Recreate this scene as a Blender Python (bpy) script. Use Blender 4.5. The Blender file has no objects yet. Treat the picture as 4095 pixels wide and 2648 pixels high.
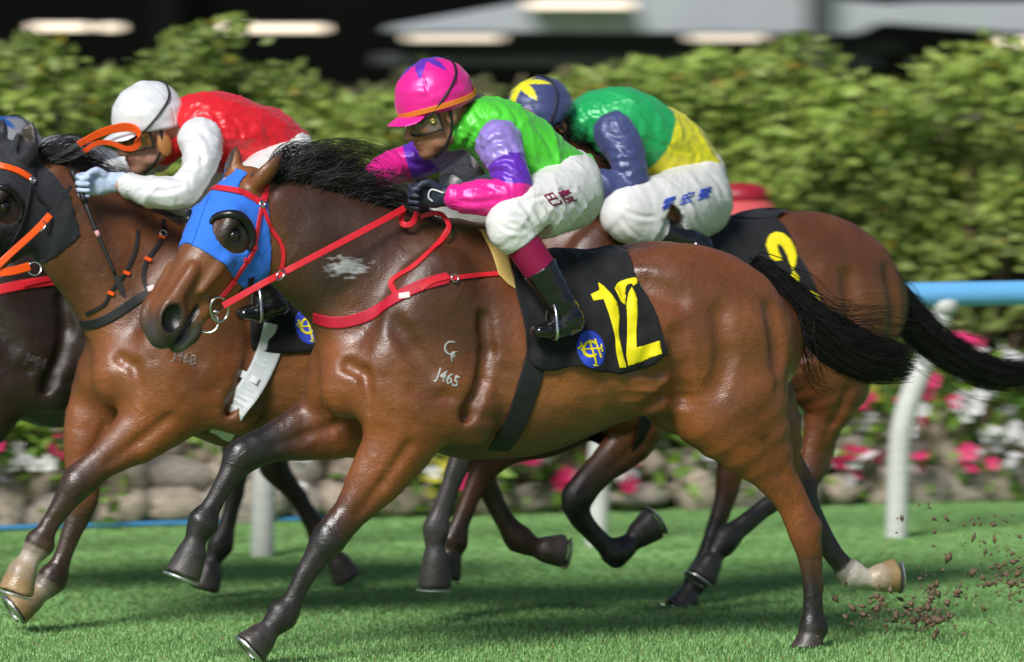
import bpy, math, random
import numpy as np
from mathutils import Vector, Matrix
from mathutils.bvhtree import BVHTree

sc = bpy.context.scene
COL = sc.collection
RNG = np.random.default_rng(7)
random.seed(7)
rad = math.radians

# ------------------------------------------------------------------ camera
PITCH = rad(2.9)
CAM_LOC = np.array([0.0, -25.0, 2.4])
F_PX = 28650.0                      # focal length in pixels of the 4095 px wide photograph
cam_d = bpy.data.cameras.new('camera')
cam = bpy.data.objects.new('camera', cam_d)
COL.objects.link(cam)
cam.location = CAM_LOC
cam.rotation_euler = (math.pi/2 - PITCH, 0, 0)
cam_d.sensor_width = 36.0
cam_d.lens = 36.0*F_PX/4095.0
cam_d.clip_start = 0.5
cam_d.clip_end = 500.0
cam_d.dof.use_dof = True
cam_d.dof.focus_distance = 25.0
cam_d.dof.aperture_fstop = 2.8
cam_d.dof.aperture_ratio = 0.42
sc.camera = cam

# ------------------------------------------------------------------ sky, sun (the floodlights), exposure
SUN_EL, SUN_AZ = rad(40), rad(-24)     # azimuth: from the camera side, a little to the left
world = bpy.data.worlds.new('World')
sc.world = world
world.use_nodes = True
wn = world.node_tree.nodes
bgn = wn['Background']
sky = wn.new('ShaderNodeTexSky')
sky.sky_type = 'NISHITA'
sky.sun_disc = False
sky.sun_elevation = SUN_EL
sky.sun_rotation = math.pi + SUN_AZ*-1
world.node_tree.links.new(sky.outputs[0], bgn.inputs[0])
bgn.inputs[1].default_value = 0.07
sun_d = bpy.data.lights.new('sun', 'SUN')
sun = bpy.data.objects.new('sun', sun_d)
COL.objects.link(sun)
sun_d.energy = 4.0
sun_d.angle = rad(20)
sun_d.color = (1.0, 0.985, 0.955)
_to = Vector((math.sin(SUN_AZ)*math.cos(SUN_EL), -math.cos(SUN_AZ)*math.cos(SUN_EL), math.sin(SUN_EL)))
sun.rotation_euler = _to.to_track_quat('Z', 'Y').to_euler()
sun.location = (0, -10, 20)
sc.view_settings.view_transform = 'Standard'
sc.view_settings.look = 'None'
sc.view_settings.exposure = 0.0
sc.view_settings.gamma = 1.0
sc.view_settings.use_curve_mapping = False

# ------------------------------------------------------------------ frames and pixels
_cp, _sp = math.cos(PITCH), math.sin(PITCH)
CAM_R = np.array([1.0, 0, 0]); CAM_U = np.array([0, _sp, _cp]); CAM_F = np.array([0, _cp, -_sp])

def ray(px, py):
    """World direction through a point of the photograph."""
    d = CAM_F + CAM_R*(px-2047.5)/F_PX + CAM_U*(1324-py)/F_PX
    return d/np.linalg.norm(d)

class Frame:
    """x forward along the horse, y to its left (towards the camera), z up."""
    def __init__(s, loc, yaw_deg):
        a = math.pi + rad(yaw_deg)
        s.rz = a
        s.loc = np.array(loc, float)
        c, n = math.cos(a), math.sin(a)
        s.R = np.array([[c, -n, 0], [n, c, 0], [0, 0, 1.0]])     # local -> world
    def P(s, px, py, lat):
        o = s.R.T @ (CAM_LOC - s.loc); e = s.R.T @ ray(px, py)
        t = (lat - o[1])/e[1]
        return o + t*e
    def local(s, w): return (np.asarray(w) - s.loc) @ s.R
    def world(s, l): return np.asarray(l) @ s.R.T + s.loc
    def lray(s, px, py): return s.R.T @ (CAM_LOC - s.loc), s.R.T @ ray(px, py)
    def pix(s, l):
        w = s.world(l) - CAM_LOC
        z = w @ CAM_F
        return 2047.5 + F_PX*(w @ CAM_R)/z, 1324 - F_PX*(w @ CAM_U)/z

def ground_at(px, py, z=0.0):
    d = ray(px, py)
    return CAM_LOC + d*((z - CAM_LOC[2])/d[2])

# ------------------------------------------------------------------ noise
_NT = np.random.default_rng(3).random((64, 64, 64)).astype(np.float32)
def noise(p):
    """Smooth value noise in -1..1 on an (N,3) array."""
    p = np.asarray(p, np.float32)
    i = np.floor(p).astype(np.int64); f = p - i
    f = f*f*(3-2*f)
    i0 = i & 63; i1 = (i+1) & 63
    x0, y0, z0 = i0.T; x1, y1, z1 = i1.T
    fx, fy, fz = f.T
    a = _NT[x0, y0, z0]*(1-fx)+_NT[x1, y0, z0]*fx
    b = _NT[x0, y1, z0]*(1-fx)+_NT[x1, y1, z0]*fx
    c = _NT[x0, y0, z1]*(1-fx)+_NT[x1, y0, z1]*fx
    d = _NT[x0, y1, z1]*(1-fx)+_NT[x1, y1, z1]*fx
    return ((a*(1-fy)+b*fy)*(1-fz)+(c*(1-fy)+d*fy)*fz)*2-1

# ------------------------------------------------------------------ implicit surfaces
def _n(v):
    v = np.asarray(v, float); return v/np.linalg.norm(v)

class Field:
    def __init__(s): s.prims = []
    def _add(s, fn, lo, hi, k, op, col, tag):
        s.prims.append((fn, np.array(lo)-k*1.0, np.array(hi)+k*1.0, k, op, col, tag))
    def seg(s, a, b, ra, rb, lat=(0, 1, 0), k=0.02, col=None, op='add', tag=0):
        """Capsule with an elliptical, tapering section: radii (in-plane, lateral)."""
        a = np.asarray(a, float); b = np.asarray(b, float)
        ra = np.atleast_1d(np.asarray(ra, float)); rb = np.atleast_1d(np.asarray(rb, float))
        if len(ra) == 1: ra = np.repeat(ra, 2)
        if len(rb) == 1: rb = np.repeat(rb, 2)
        ab = b-a; L = np.linalg.norm(ab)
        ax = ab/L if L > 1e-9 else np.array([1., 0, 0])
        n = np.asarray(lat, float); n = n - ax*(n@ax)
        n = n/np.linalg.norm(n) if np.linalg.norm(n) > 1e-6 else _n(np.cross(ax, [0.3, 0.2, 1]))
        u = np.cross(ax, n)
        a_, ax_, u_, n_ = [np.asarray(z, np.float32) for z in (a, ax, u, n)]
        ra_ = [float(z) for z in ra]; rb_ = [float(z) for z in rb]
        def fn(p):
            q = p.astype(np.float32)-a_
            w0 = q@ax_
            t = np.clip(w0/max(L, 1e-9), 0, 1)
            w = w0-t*L
            uu = q@u_; vv = q@n_
            ru = ra_[0]+(rb_[0]-ra_[0])*t; rv = ra_[1]+(rb_[1]-ra_[1])*t
            rw = np.minimum(ru, rv)
            a2 = (uu/ru)**2; b2 = (vv/rv)**2; c2 = (w/rw)**2
            k0 = np.sqrt(a2+b2+c2)
            k1 = np.sqrt(a2/ru**2+b2/rv**2+c2/rw**2)+1e-9
            return k0*(k0-1)/k1
        m = max(ra.max(), rb.max())
        s._add(fn, np.minimum(a, b)-m, np.maximum(a, b)+m, k, op, col, tag)
    def ell(s, c, r, ax=None, lat=(0, 1, 0), k=0.03, col=None, op='add', tag=0):
        """Ellipsoid: radii along ax, along ax x lat, along lat."""
        c = np.asarray(c, float); r = np.asarray(r, float)
        ax = np.array([1., 0, 0]) if ax is None else _n(ax)
        n = np.asarray(lat, float); n = _n(n-ax*(n@ax)); u = np.cross(ax, n)
        M = np.stack([ax, u, n], 1)
        M32, c32, i1, i2 = M.astype(np.float32), c.astype(np.float32), (1/r**2).astype(np.float32), (1/r**4).astype(np.float32)
        def fn(p):
            q = (p.astype(np.float32)-c32)@M32
            q *= q
            k0 = np.sqrt(q@i1); k1 = np.sqrt(q@i2)+1e-9
            return k0*(k0-1)/k1
        e = np.sqrt(((M*r)**2).sum(1))
        s._add(fn, c-e, c+e, k, op, col, tag)
    def cut(s, c, n, R, k=0.004, col=None, tag=0):
        """Take away everything on the n side of the plane through c, within R."""
        c = np.asarray(c, float); n = _n(n)
        def fn(p):
            q = p-c
            return np.maximum(-(q@n), np.sqrt((q*q).sum(-1))-R)
        s._add(fn, c-R, c+R, k, 'sub', col, tag)
    def chain(s, nodes, lat=(0, 1, 0), k=0.03, kin=0.012, sub=3, tag=0):
        """nodes: (point, ru, rv, colour). Catmull-Rom through points and radii; one primitive."""
        V = [np.concatenate([np.asarray(n[0], float), [n[1], n[2]], np.asarray(n[3] if len(n) > 3 else (0, 0, 0), float)]) for n in nodes]
        pts = []
        m = len(V)
        for i in range(m-1):
            p0 = V[max(i-1, 0)]; p1 = V[i]; p2 = V[i+1]; p3 = V[min(i+2, m-1)]
            for j in range(sub):
                t = j/sub
                q = 0.5*((2*p1)+(-p0+p2)*t+(2*p0-5*p1+4*p2-p3)*t*t+(-p0+3*p1-3*p2+p3)*t**3)
                q[3:] = np.maximum(q[3:], np.minimum(p1, p2)[3:]*0.8)
                pts.append(q)
        pts.append(V[-1])
        T = Field(); cols = []
        for i in range(len(pts)-1):
            a, b = pts[i], pts[i+1]
            T.seg(a[:3], b[:3], a[3:5], b[3:5], lat, 0.0); cols.append((a, b))
        los = np.array([q[1] for q in T.prims])-k; his = np.array([q[2] for q in T.prims])+k
        def fn(p, want_col=False):
            d = np.full(len(p), 1.0, p.dtype); c = np.zeros((len(p), 3)) if want_col else None
            for i, q in enumerate(T.prims):
                idx = np.nonzero(np.all((p > los[i]-.02) & (p < his[i]+.02), axis=1))[0]
                if len(idx) == 0: continue
                pp = p[idx]
                v = q[0](pp); o = d[idx]
                if want_col:
                    a, b = cols[i]; ab = b[:3]-a[:3]
                    t = np.clip(((pp-a[:3])@ab)/max(ab@ab, 1e-12), 0, 1)[:, None]
                    w = v < o
                    c[idx[w]] = (a[5:8]*(1-t)+b[5:8]*t)[w]
                d[idx] = np.minimum(o, v)
            return (d, c) if want_col else d
        fn.segs = [(q[0], los[i], his[i]) for i, q in enumerate(T.prims)]
        s._add(fn, los.min(0), his.max(0), k, 'add', 'fn', tag)
    def loft(s, nodes, axis, lat=(0, 1, 0), k=0.03, tag=0):
        """Sections across a straight axis, smoothly interpolated: (point, ru, rv, colour)."""
        V = np.array([np.concatenate([np.asarray(n[0], float), [n[1], n[2]], np.asarray(n[3] if len(n) > 3 else (0, 0, 0), float)]) for n in nodes])
        ax = _n(axis); n_ = np.asarray(lat, float); n_ = _n(n_-ax*(n_@ax)); u_ = np.cross(ax, n_)
        S = catmull(V, 120)
        t = (S[:, :3]@ax); o = np.argsort(t); S = S[o]; t = t[o]
        cu, cv = S[:, :3]@u_, S[:, :3]@n_
        M = np.stack([ax, u_, n_], 1).astype(np.float32)
        def fn(p, want_col=False):
            q = p.astype(np.float32)@M
            ti = np.clip(q[:, 0], t[0], t[-1])
            ru = np.interp(ti, t, S[:, 3]).astype(np.float32); rv = np.interp(ti, t, S[:, 4]).astype(np.float32)
            a = q[:, 1]-np.interp(ti, t, cu).astype(np.float32); b = q[:, 2]-np.interp(ti, t, cv).astype(np.float32)
            w = q[:, 0]-ti; rw = np.minimum(ru, rv)
            a2 = (a/ru)**2; b2 = (b/rv)**2; c2 = (w/rw)**2
            k0 = np.sqrt(a2+b2+c2); k1 = np.sqrt(a2/ru**2+b2/rv**2+c2/rw**2)+1e-9
            d = k0*(k0-1)/k1
            if want_col: return d, np.stack([np.interp(ti, t, S[:, 5+i]) for i in range(3)], 1)
            return d
        m = S[:, 3:5].max(1)[:, None]
        s._add(fn, (S[:, :3]-m).min(0), (S[:, :3]+m).max(0), k, 'add', 'fn', tag)
    def eval(s, p, want_col=False, want_tags=()):
        N = len(p)
        d = np.full(N, 1.0); col = np.zeros((N, 3)) if want_col else None
        td = {t: np.full(N, 1.0) for t in want_tags}
        px_, py_, pz_ = np.ascontiguousarray(p[:, 0]), np.ascontiguousarray(p[:, 1]), np.ascontiguousarray(p[:, 2])
        for fn, lo, hi, k, op, c, tag in s.prims:
            pad = 0.03
            idx = np.nonzero((px_ > lo[0]-pad) & (px_ < hi[0]+pad))[0]
            if len(idx): idx = idx[(py_[idx] > lo[1]-pad) & (py_[idx] < hi[1]+pad)]
            if len(idx): idx = idx[(pz_[idx] > lo[2]-pad) & (pz_[idx] < hi[2]+pad)]
            if len(idx) == 0: continue
            o = d[idx]; ck = None
            if want_col and isinstance(c, str): v, ck = fn(p[idx], True)
            else: v = fn(p[idx])
            if want_col and ck is None and c is not None: ck = np.asarray(c)
            if op == 'paint':
                if want_col:
                    h = np.clip(0.5-0.5*v/k, 0, 1); col[idx] += (ck-col[idx])*h[:, None]
                continue
            if tag in td and op == 'add': td[tag][idx] = np.minimum(td[tag][idx], v)
            if op == 'add':
                h = np.clip(0.5+0.5*(o-v)/k, 0, 1)
                d[idx] = o+(v-o)*h-k*h*(1-h)
            else:
                h = np.clip(0.5+0.5*(o+v)/-k+0.0, 0, 1)
                h = np.clip(0.5-0.5*(o+v)/k, 0, 1)
                d[idx] = o+(-v-o)*h+k*h*(1-h)
            if ck is not None:
                hc = np.clip(0.5+0.5*(o-v)/max(k, 0.012), 0, 1) if op == 'add' else h
                col[idx] += (ck-col[idx])*hc[:, None]
        return d, col, td
    def mesh_arrays(s, vox, project=0, smooth=5, clip=None, post=None):
        lo = np.min([q[1] for q in s.prims if q[4] == 'add'], 0)-2*vox
        hi = np.max([q[2] for q in s.prims if q[4] == 'add'], 0)+2*vox
        if clip is not None: lo = np.maximum(lo, clip[0]); hi = np.minimum(hi, clip[1])
        n = np.ceil((hi-lo)/vox).astype(int)+1
        D = np.full(n, 1.0, np.float32)
        gx, gy, gz = [lo[i]+vox*np.arange(n[i]) for i in range(3)]
        for fn, l, h_, k, op, c, tag in s.prims:
            if op == 'paint': continue
            i0 = np.maximum(np.floor((l-lo)/vox).astype(int)-1, 0); i1 = np.minimum(np.ceil((h_-lo)/vox).astype(int)+2, n)
            if np.any(i1 <= i0): continue
            if hasattr(fn, 'segs'):
                v = np.full(i1-i0, 1.0, np.float32)
                for sf, sl_, sh_ in fn.segs:
                    j0 = np.maximum(np.floor((sl_-lo)/vox).astype(int)-1, i0); j1 = np.minimum(np.ceil((sh_-lo)/vox).astype(int)+2, i1)
                    if np.any(j1 <= j0): continue
                    r = tuple(slice(j0[a]-i0[a], j1[a]-i0[a]) for a in range(3))
                    v[r] = np.minimum(v[r], on_grid(sf, gx[j0[0]:j1[0]], gy[j0[1]:j1[1]], gz[j0[2]:j1[2]]))
            else:
                v = on_grid(fn, gx[i0[0]:i1[0]], gy[i0[1]:i1[1]], gz[i0[2]:i1[2]])
            sl = (slice(i0[0], i1[0]), slice(i0[1], i1[1]), slice(i0[2], i1[2]))
            o = D[sl]
            if op == 'add':
                h = np.clip(0.5+0.5*(o-v)/k, 0, 1); D[sl] = o+(v-o)*h-k*h*(1-h)
            else:
                h = np.clip(0.5-0.5*(o+v)/k, 0, 1); D[sl] = o+(-v-o)*h+k*h*(1-h)
        if post is not None: D = post(D, gx, gy, gz)
        V, Q = surface_nets(D, lo, vox)
        if smooth: V = lap_smooth(V, Q, smooth)
        if project and post is None:
            e = vox*0.4
            for _ in range(project):
                d0 = s.eval(V)[0]
                g = np.stack([s.eval(V+np.eye(3)[i]*e)[0]-d0 for i in range(3)], 1)/e
                gg = np.maximum((g*g).sum(1), 0.2)
                V = V-g*(np.clip(d0, -vox, vox)/gg)[:, None]*0.8
        return V, Q

def on_grid(fn, x, y, z):
    p = np.empty((len(x), len(y), len(z), 3), np.float32)
    p[..., 0] = x[:, None, None]; p[..., 1] = y[None, :, None]; p[..., 2] = z[None, None, :]
    return fn(p.reshape(-1, 3)).reshape(len(x), len(y), len(z))

def surface_nets(D, lo, vox):
    S = D < 0
    n = D.shape
    cx, cy, cz = n[0]-1, n[1]-1, n[2]-1
    cnt = np.zeros((cx, cy, cz), np.int8)
    corners = [(i, j, k) for i in (0, 1) for j in (0, 1) for k in (0, 1)]
    for i, j, k in corners: cnt += S[i:i+cx, j:j+cy, k:k+cz]
    act = (cnt > 0) & (cnt < 8)
    ids = np.full((cx, cy, cz), -1, np.int64)
    ai = np.argwhere(act)
    ids[act] = np.arange(len(ai))
    acc = np.zeros((len(ai), 3)); w = np.zeros(len(ai))
    for a in corners:
        for ax in range(3):
            if a[ax] == 1: continue
            b = list(a); b[ax] = 1
            da = D[ai[:, 0]+a[0], ai[:, 1]+a[1], ai[:, 2]+a[2]]
            db = D[ai[:, 0]+b[0], ai[:, 1]+b[1], ai[:, 2]+b[2]]
            m = (da < 0) != (db < 0)
            t = da/np.where(m, da-db, 1)
            pt = np.tile(np.array(a, float), (len(ai), 1)); pt[:, ax] = t
            acc[m] += pt[m]; w[m] += 1
    V = (ai+acc/w[:, None])*vox+lo
    quads = []
    for ax in range(3):
        sl0 = [slice(None)]*3; sl1 = [slice(None)]*3
        sl0[ax] = slice(0, -1); sl1[ax] = slice(1, None)
        s0 = S[tuple(sl0)]; s1 = S[tuple(sl1)]
        e = np.argwhere(s0 != s1)
        b, c = (ax+1) % 3, (ax+2) % 3
        m = (e[:, b] > 0) & (e[:, c] > 0) & (e[:, b] < n[b]-1) & (e[:, c] < n[c]-1)
        e = e[m]
        ins = s0[e[:, 0], e[:, 1], e[:, 2]]
        def g(db, dc):
            q = e.copy(); q[:, b] -= db; q[:, c] -= dc
            return ids[q[:, 0], q[:, 1], q[:, 2]]
        q = np.stack([g(1, 1), g(0, 1), g(0, 0), g(1, 0)], 1)
        q[~ins] = q[~ins][:, ::-1]
        quads.append(q)
    Q = np.concatenate(quads)
    Q = Q[np.all(Q >= 0, 1)]
    return V, Q

def lap_smooth(V, Q, it, lam=0.5):
    e = np.concatenate([Q[:, [0, 1]], Q[:, [1, 2]], Q[:, [2, 3]], Q[:, [3, 0]]])
    i = np.concatenate([e[:, 0], e[:, 1]]); j = np.concatenate([e[:, 1], e[:, 0]])
    deg = np.maximum(np.bincount(i, minlength=len(V)), 1)
    for _ in range(it):
        m = np.stack([np.bincount(i, V[j, a], len(V)) for a in range(3)], 1)/deg[:, None]
        V = V+(m-V)*lam
    return V

def vert_normals(V, Q):
    n = np.cross(V[Q[:, 2]]-V[Q[:, 0]], V[Q[:, 3]]-V[Q[:, 1]])
    N = np.zeros_like(V)
    for a in range(4): 
        for c in range(3): N[:, c] += np.bincount(Q[:, a], n[:, c], len(V))
    return N/np.maximum(np.linalg.norm(N, axis=1), 1e-12)[:, None]

# ------------------------------------------------------------------ objects
def mesh_obj(name, V, F, mat, parent=None, smooth=True, attrs=None):
    """F: (M,4) or (M,3) array, or a list of tuples of any length."""
    me = bpy.data.meshes.new(name)
    V = np.asarray(V, np.float32)
    if isinstance(F, np.ndarray):
        k = F.shape[1]
        me.vertices.add(len(V)); me.vertices.foreach_set('co', V.ravel())
        me.loops.add(F.size); me.loops.foreach_set('vertex_index', F.astype(np.int32).ravel())
        me.polygons.add(len(F)); me.polygons.foreach_set('loop_start', np.arange(0, F.size, k, dtype=np.int32))
        me.update(calc_edges=True)
    else:
        me.from_pydata([tuple(map(float, v)) for v in V], [], [tuple(f) for f in F])
    if smooth: me.polygons.foreach_set('use_smooth', np.ones(len(me.polygons), bool))
    for k, v in (attrs or {}).items():
        v = np.asarray(v, np.float32)
        if v.ndim == 2:
            at = me.attributes.new(k, 'FLOAT_COLOR', 'POINT')
            at.data.foreach_set('color', np.concatenate([v, np.ones((len(v), 1), np.float32)], 1).ravel())
        else:
            at = me.attributes.new(k, 'FLOAT', 'POINT'); at.data.foreach_set('value', v)
    me.validate(); me.update()
    o = bpy.data.objects.new(name, me)
    COL.objects.link(o)
    if mat is not None: me.materials.append(mat)
    if parent is not None: o.parent = parent
    return o

def thing(name, label, cat, loc=(0, 0, 0), rz=0.0, group=None):
    o = bpy.data.objects.new(name, None); COL.objects.link(o)
    o.location = tuple(map(float, loc)); o.rotation_euler = (0, 0, rz)
    o.empty_display_size = 0.1
    return tag(o, label, cat, group)
def tag(o, label=None, cat=None, group=None, kind=None):
    if label: o['label'] = label
    if cat: o['category'] = cat
    if group: o['group'] = group
    if kind: o['kind'] = kind
    return o

class MB:
    """Collects simple shapes into one mesh."""
    def __init__(s): s.v = []; s.f = []
    def add(s, V, F):
        o = len(s.v); s.v.extend([tuple(map(float, q)) for q in V]); s.f.extend([tuple(i+o for i in f) for f in F]); return s
    def box(s, lo, hi):
        x0, y0, z0 = lo; x1, y1, z1 = hi
        return s.add([(x0, y0, z0), (x1, y0, z0), (x1, y1, z0), (x0, y1, z0), (x0, y0, z1), (x1, y0, z1), (x1, y1, z1), (x0, y1, z1)],
                     [(0, 3, 2, 1), (4, 5, 6, 7), (0, 1, 5, 4), (1, 2, 6, 5), (2, 3, 7, 6), (3, 0, 4, 7)])
    def tube(s, pts, r, n=8, closed=False, cap=True):
        pts = [np.asarray(p, float) for p in pts]; m = len(pts)
        rr = r if hasattr(r, '__len__') else [r]*m
        V = []; F = []
        up = None
        for i in range(m):
            if closed: t = pts[(i+1) % m]-pts[i-1]
            else: t = pts[min(i+1, m-1)]-pts[max(i-1, 0)]
            t = _n(t)
            if up is None:
                up = np.cross(t, [0.31, 0.22, 0.9]); 
                if np.linalg.norm(up) < 1e-3: up = np.cross(t, [1, 0, 0])
            up = _n(up-t*(up@t)); w = np.cross(t, up)
            for j in range(n):
                a = 2*math.pi*j/n
                V.append(pts[i]+(up*math.cos(a)+w*math.sin(a))*rr[i])
        for i in range(m if closed else m-1):
            k = (i+1) % m
            for j in range(n):
                F.append((i*n+j, i*n+(j+1) % n, k*n+(j+1) % n, k*n+j))
        if cap and not closed:
            F.append(tuple(range(n-1, -1, -1))); F.append(tuple((m-1)*n+j for j in range(n)))
        return s.add(V, F)
    def build(s, name, mat, parent=None, smooth=True): return mesh_obj(name, s.v, s.f, mat, parent, smooth)

def bevel(o, w, seg=2):
    m = o.modifiers.new('bevel', 'BEVEL'); m.width = w; m.segments = seg; m.limit_method = 'ANGLE'
    return o

def catmull(P, n):
    """Resample a polyline through P smoothly, n points in all, evenly spaced."""
    P = np.asarray(P, float); m = len(P); out = []
    for i in range(m-1):
        p0 = P[max(i-1, 0)]; p1 = P[i]; p2 = P[i+1]; p3 = P[min(i+2, m-1)]
        for t in np.linspace(0, 1, 16, endpoint=False):
            out.append(0.5*((2*p1)+(-p0+p2)*t+(2*p0-5*p1+4*p2-p3)*t*t+(-p0+3*p1-3*p2+p3)*t**3))
    out.append(P[-1]); out = np.array(out)
    s = np.concatenate([[0], np.cumsum(np.linalg.norm(np.diff(out[:, :3], axis=0), axis=1))])
    q = np.linspace(0, s[-1], n)
    return np.stack([np.interp(q, s, out[:, i]) for i in range(P.shape[1])], 1)

# ------------------------------------------------------------------ materials
def mat(name, col, rough=0.6, spec=0.5, metal=0.0, coat=0.0, sheen=0.0, noise_amt=0.0, noise_scale=20.0, bump=0.0, bump_scale=80.0, attr=None, emit=None, stretch=None, coat_rough=0.2, aniso=0.0, sss=0.0, rough_var=0.0, trans=0.0):
    m = bpy.data.materials.new(name); m.use_nodes = True
    nt = m.node_tree; N = nt.nodes; L = nt.links
    b = N['Principled BSDF']
    b.inputs['Roughness'].default_value = rough
    b.inputs['Specular IOR Level'].default_value = spec
    b.inputs['Metallic'].default_value = metal
    b.inputs['Coat Weight'].default_value = coat
    b.inputs['Coat Roughness'].default_value = coat_rough
    b.inputs['Sheen Weight'].default_value = sheen
    b.inputs['Anisotropic'].default_value = aniso
    b.inputs['Transmission Weight'].default_value = trans
    b.inputs['Base Color'].default_value = (*col, 1)
    if sss: 
        b.inputs['Subsurface Weight'].default_value = sss; b.inputs['Subsurface Radius'].default_value = (0.01, 0.004, 0.002)
    tc = N.new('ShaderNodeTexCoord'); vec = tc.outputs['Object']
    if stretch is not None:
        mp = N.new('ShaderNodeMapping'); mp.inputs['Scale'].default_value = stretch; L.new(vec, mp.inputs[0]); vec = mp.outputs[0]
    src = None
    if attr:
        a = N.new('ShaderNodeAttribute'); a.attribute_name = attr; src = a.outputs['Color']
        L.new(src, b.inputs['Base Color'])
    if noise_amt or rough_var:
        nz = N.new('ShaderNodeTexNoise'); nz.inputs['Scale'].default_value = noise_scale; nz.inputs['Detail'].default_value = 5
        L.new(vec, nz.inputs['Vector'])
    if noise_amt:
        mr = N.new('ShaderNodeMapRange'); mr.inputs['From Min'].default_value = 0.25; mr.inputs['From Max'].default_value = 0.75
        mr.inputs['To Min'].default_value = 1-noise_amt; mr.inputs['To Max'].default_value = 1+noise_amt
        L.new(nz.outputs[0], mr.inputs[0])
        mx = N.new('ShaderNodeVectorMath'); mx.operation = 'SCALE'
        if src is not None: L.new(src, mx.inputs[0])
        else: mx.inputs[0].default_value = col
        L.new(mr.outputs[0], mx.inputs['Scale']); L.new(mx.outputs[0], b.inputs['Base Color'])
    if rough_var:
        mr2 = N.new('ShaderNodeMapRange'); mr2.inputs['From Min'].default_value = 0.3; mr2.inputs['From Max'].default_value = 0.7
        mr2.inputs['To Min'].default_value = max(rough-rough_var, 0.03); mr2.inputs['To Max'].default_value = min(rough+rough_var, 1)
        L.new(nz.outputs[0], mr2.inputs[0]); L.new(mr2.outputs[0], b.inputs['Roughness'])
    if bump:
        n2 = N.new('ShaderNodeTexNoise'); n2.inputs['Scale'].default_value = bump_scale; n2.inputs['Detail'].default_value = 3
        L.new(vec, n2.inputs['Vector'])
        bp = N.new('ShaderNodeBump'); bp.inputs['Strength'].default_value = min(bump*100, 1); bp.inputs['Distance'].default_value = bump if bump > 0.01 else 0.01
        bp.inputs['Distance'].default_value = bump
        bp.inputs['Strength'].default_value = 1.0
        L.new(n2.outputs[0], bp.inputs['Height']); L.new(bp.outputs[0], b.inputs['Normal'])
    if emit:
        b.inputs['Emission Color'].default_value = (*emit[0], 1); b.inputs['Emission Strength'].default_value = emit[1]
    return m
# ------------------------------------------------------------------ horses
class Head:
    """Head frame: u from poll to lips, v towards the forehead side, w to the horse's left. Unit: metres at scale 1 (0.6 m head)."""
    def __init__(s, fr, poll, muzzle, lat0, lat1, scale=None, roll=0.0, lscale=None):
        s.O = fr.P(*poll, lat0); M = fr.P(*muzzle, lat1)
        s.h = _n(M-s.O); s.sl = lscale or np.linalg.norm(M-s.O)/0.60; s.s = scale or s.sl
        l = np.cross([0, 0, 1.0], [s.h[0], s.h[1], 0]); l = _n(l-s.h*(l@s.h))
        d = np.cross(s.h, l)
        if d[2] < 0: d = -d
        c, n = math.cos(roll), math.sin(roll)
        s.l = l*c+d*n; s.d = d*c-l*n
        if s.l[1] < 0: s.l = -s.l
    def __call__(s, u, v, w): return s.O+s.sl*u*s.h+s.s*(v*s.d+w*s.l)
    def uvw(s, p):
        q = np.asarray(p)-s.O
        return np.stack([q@s.h/s.sl, q@s.d/s.s, q@s.l/s.s], -1)

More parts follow.
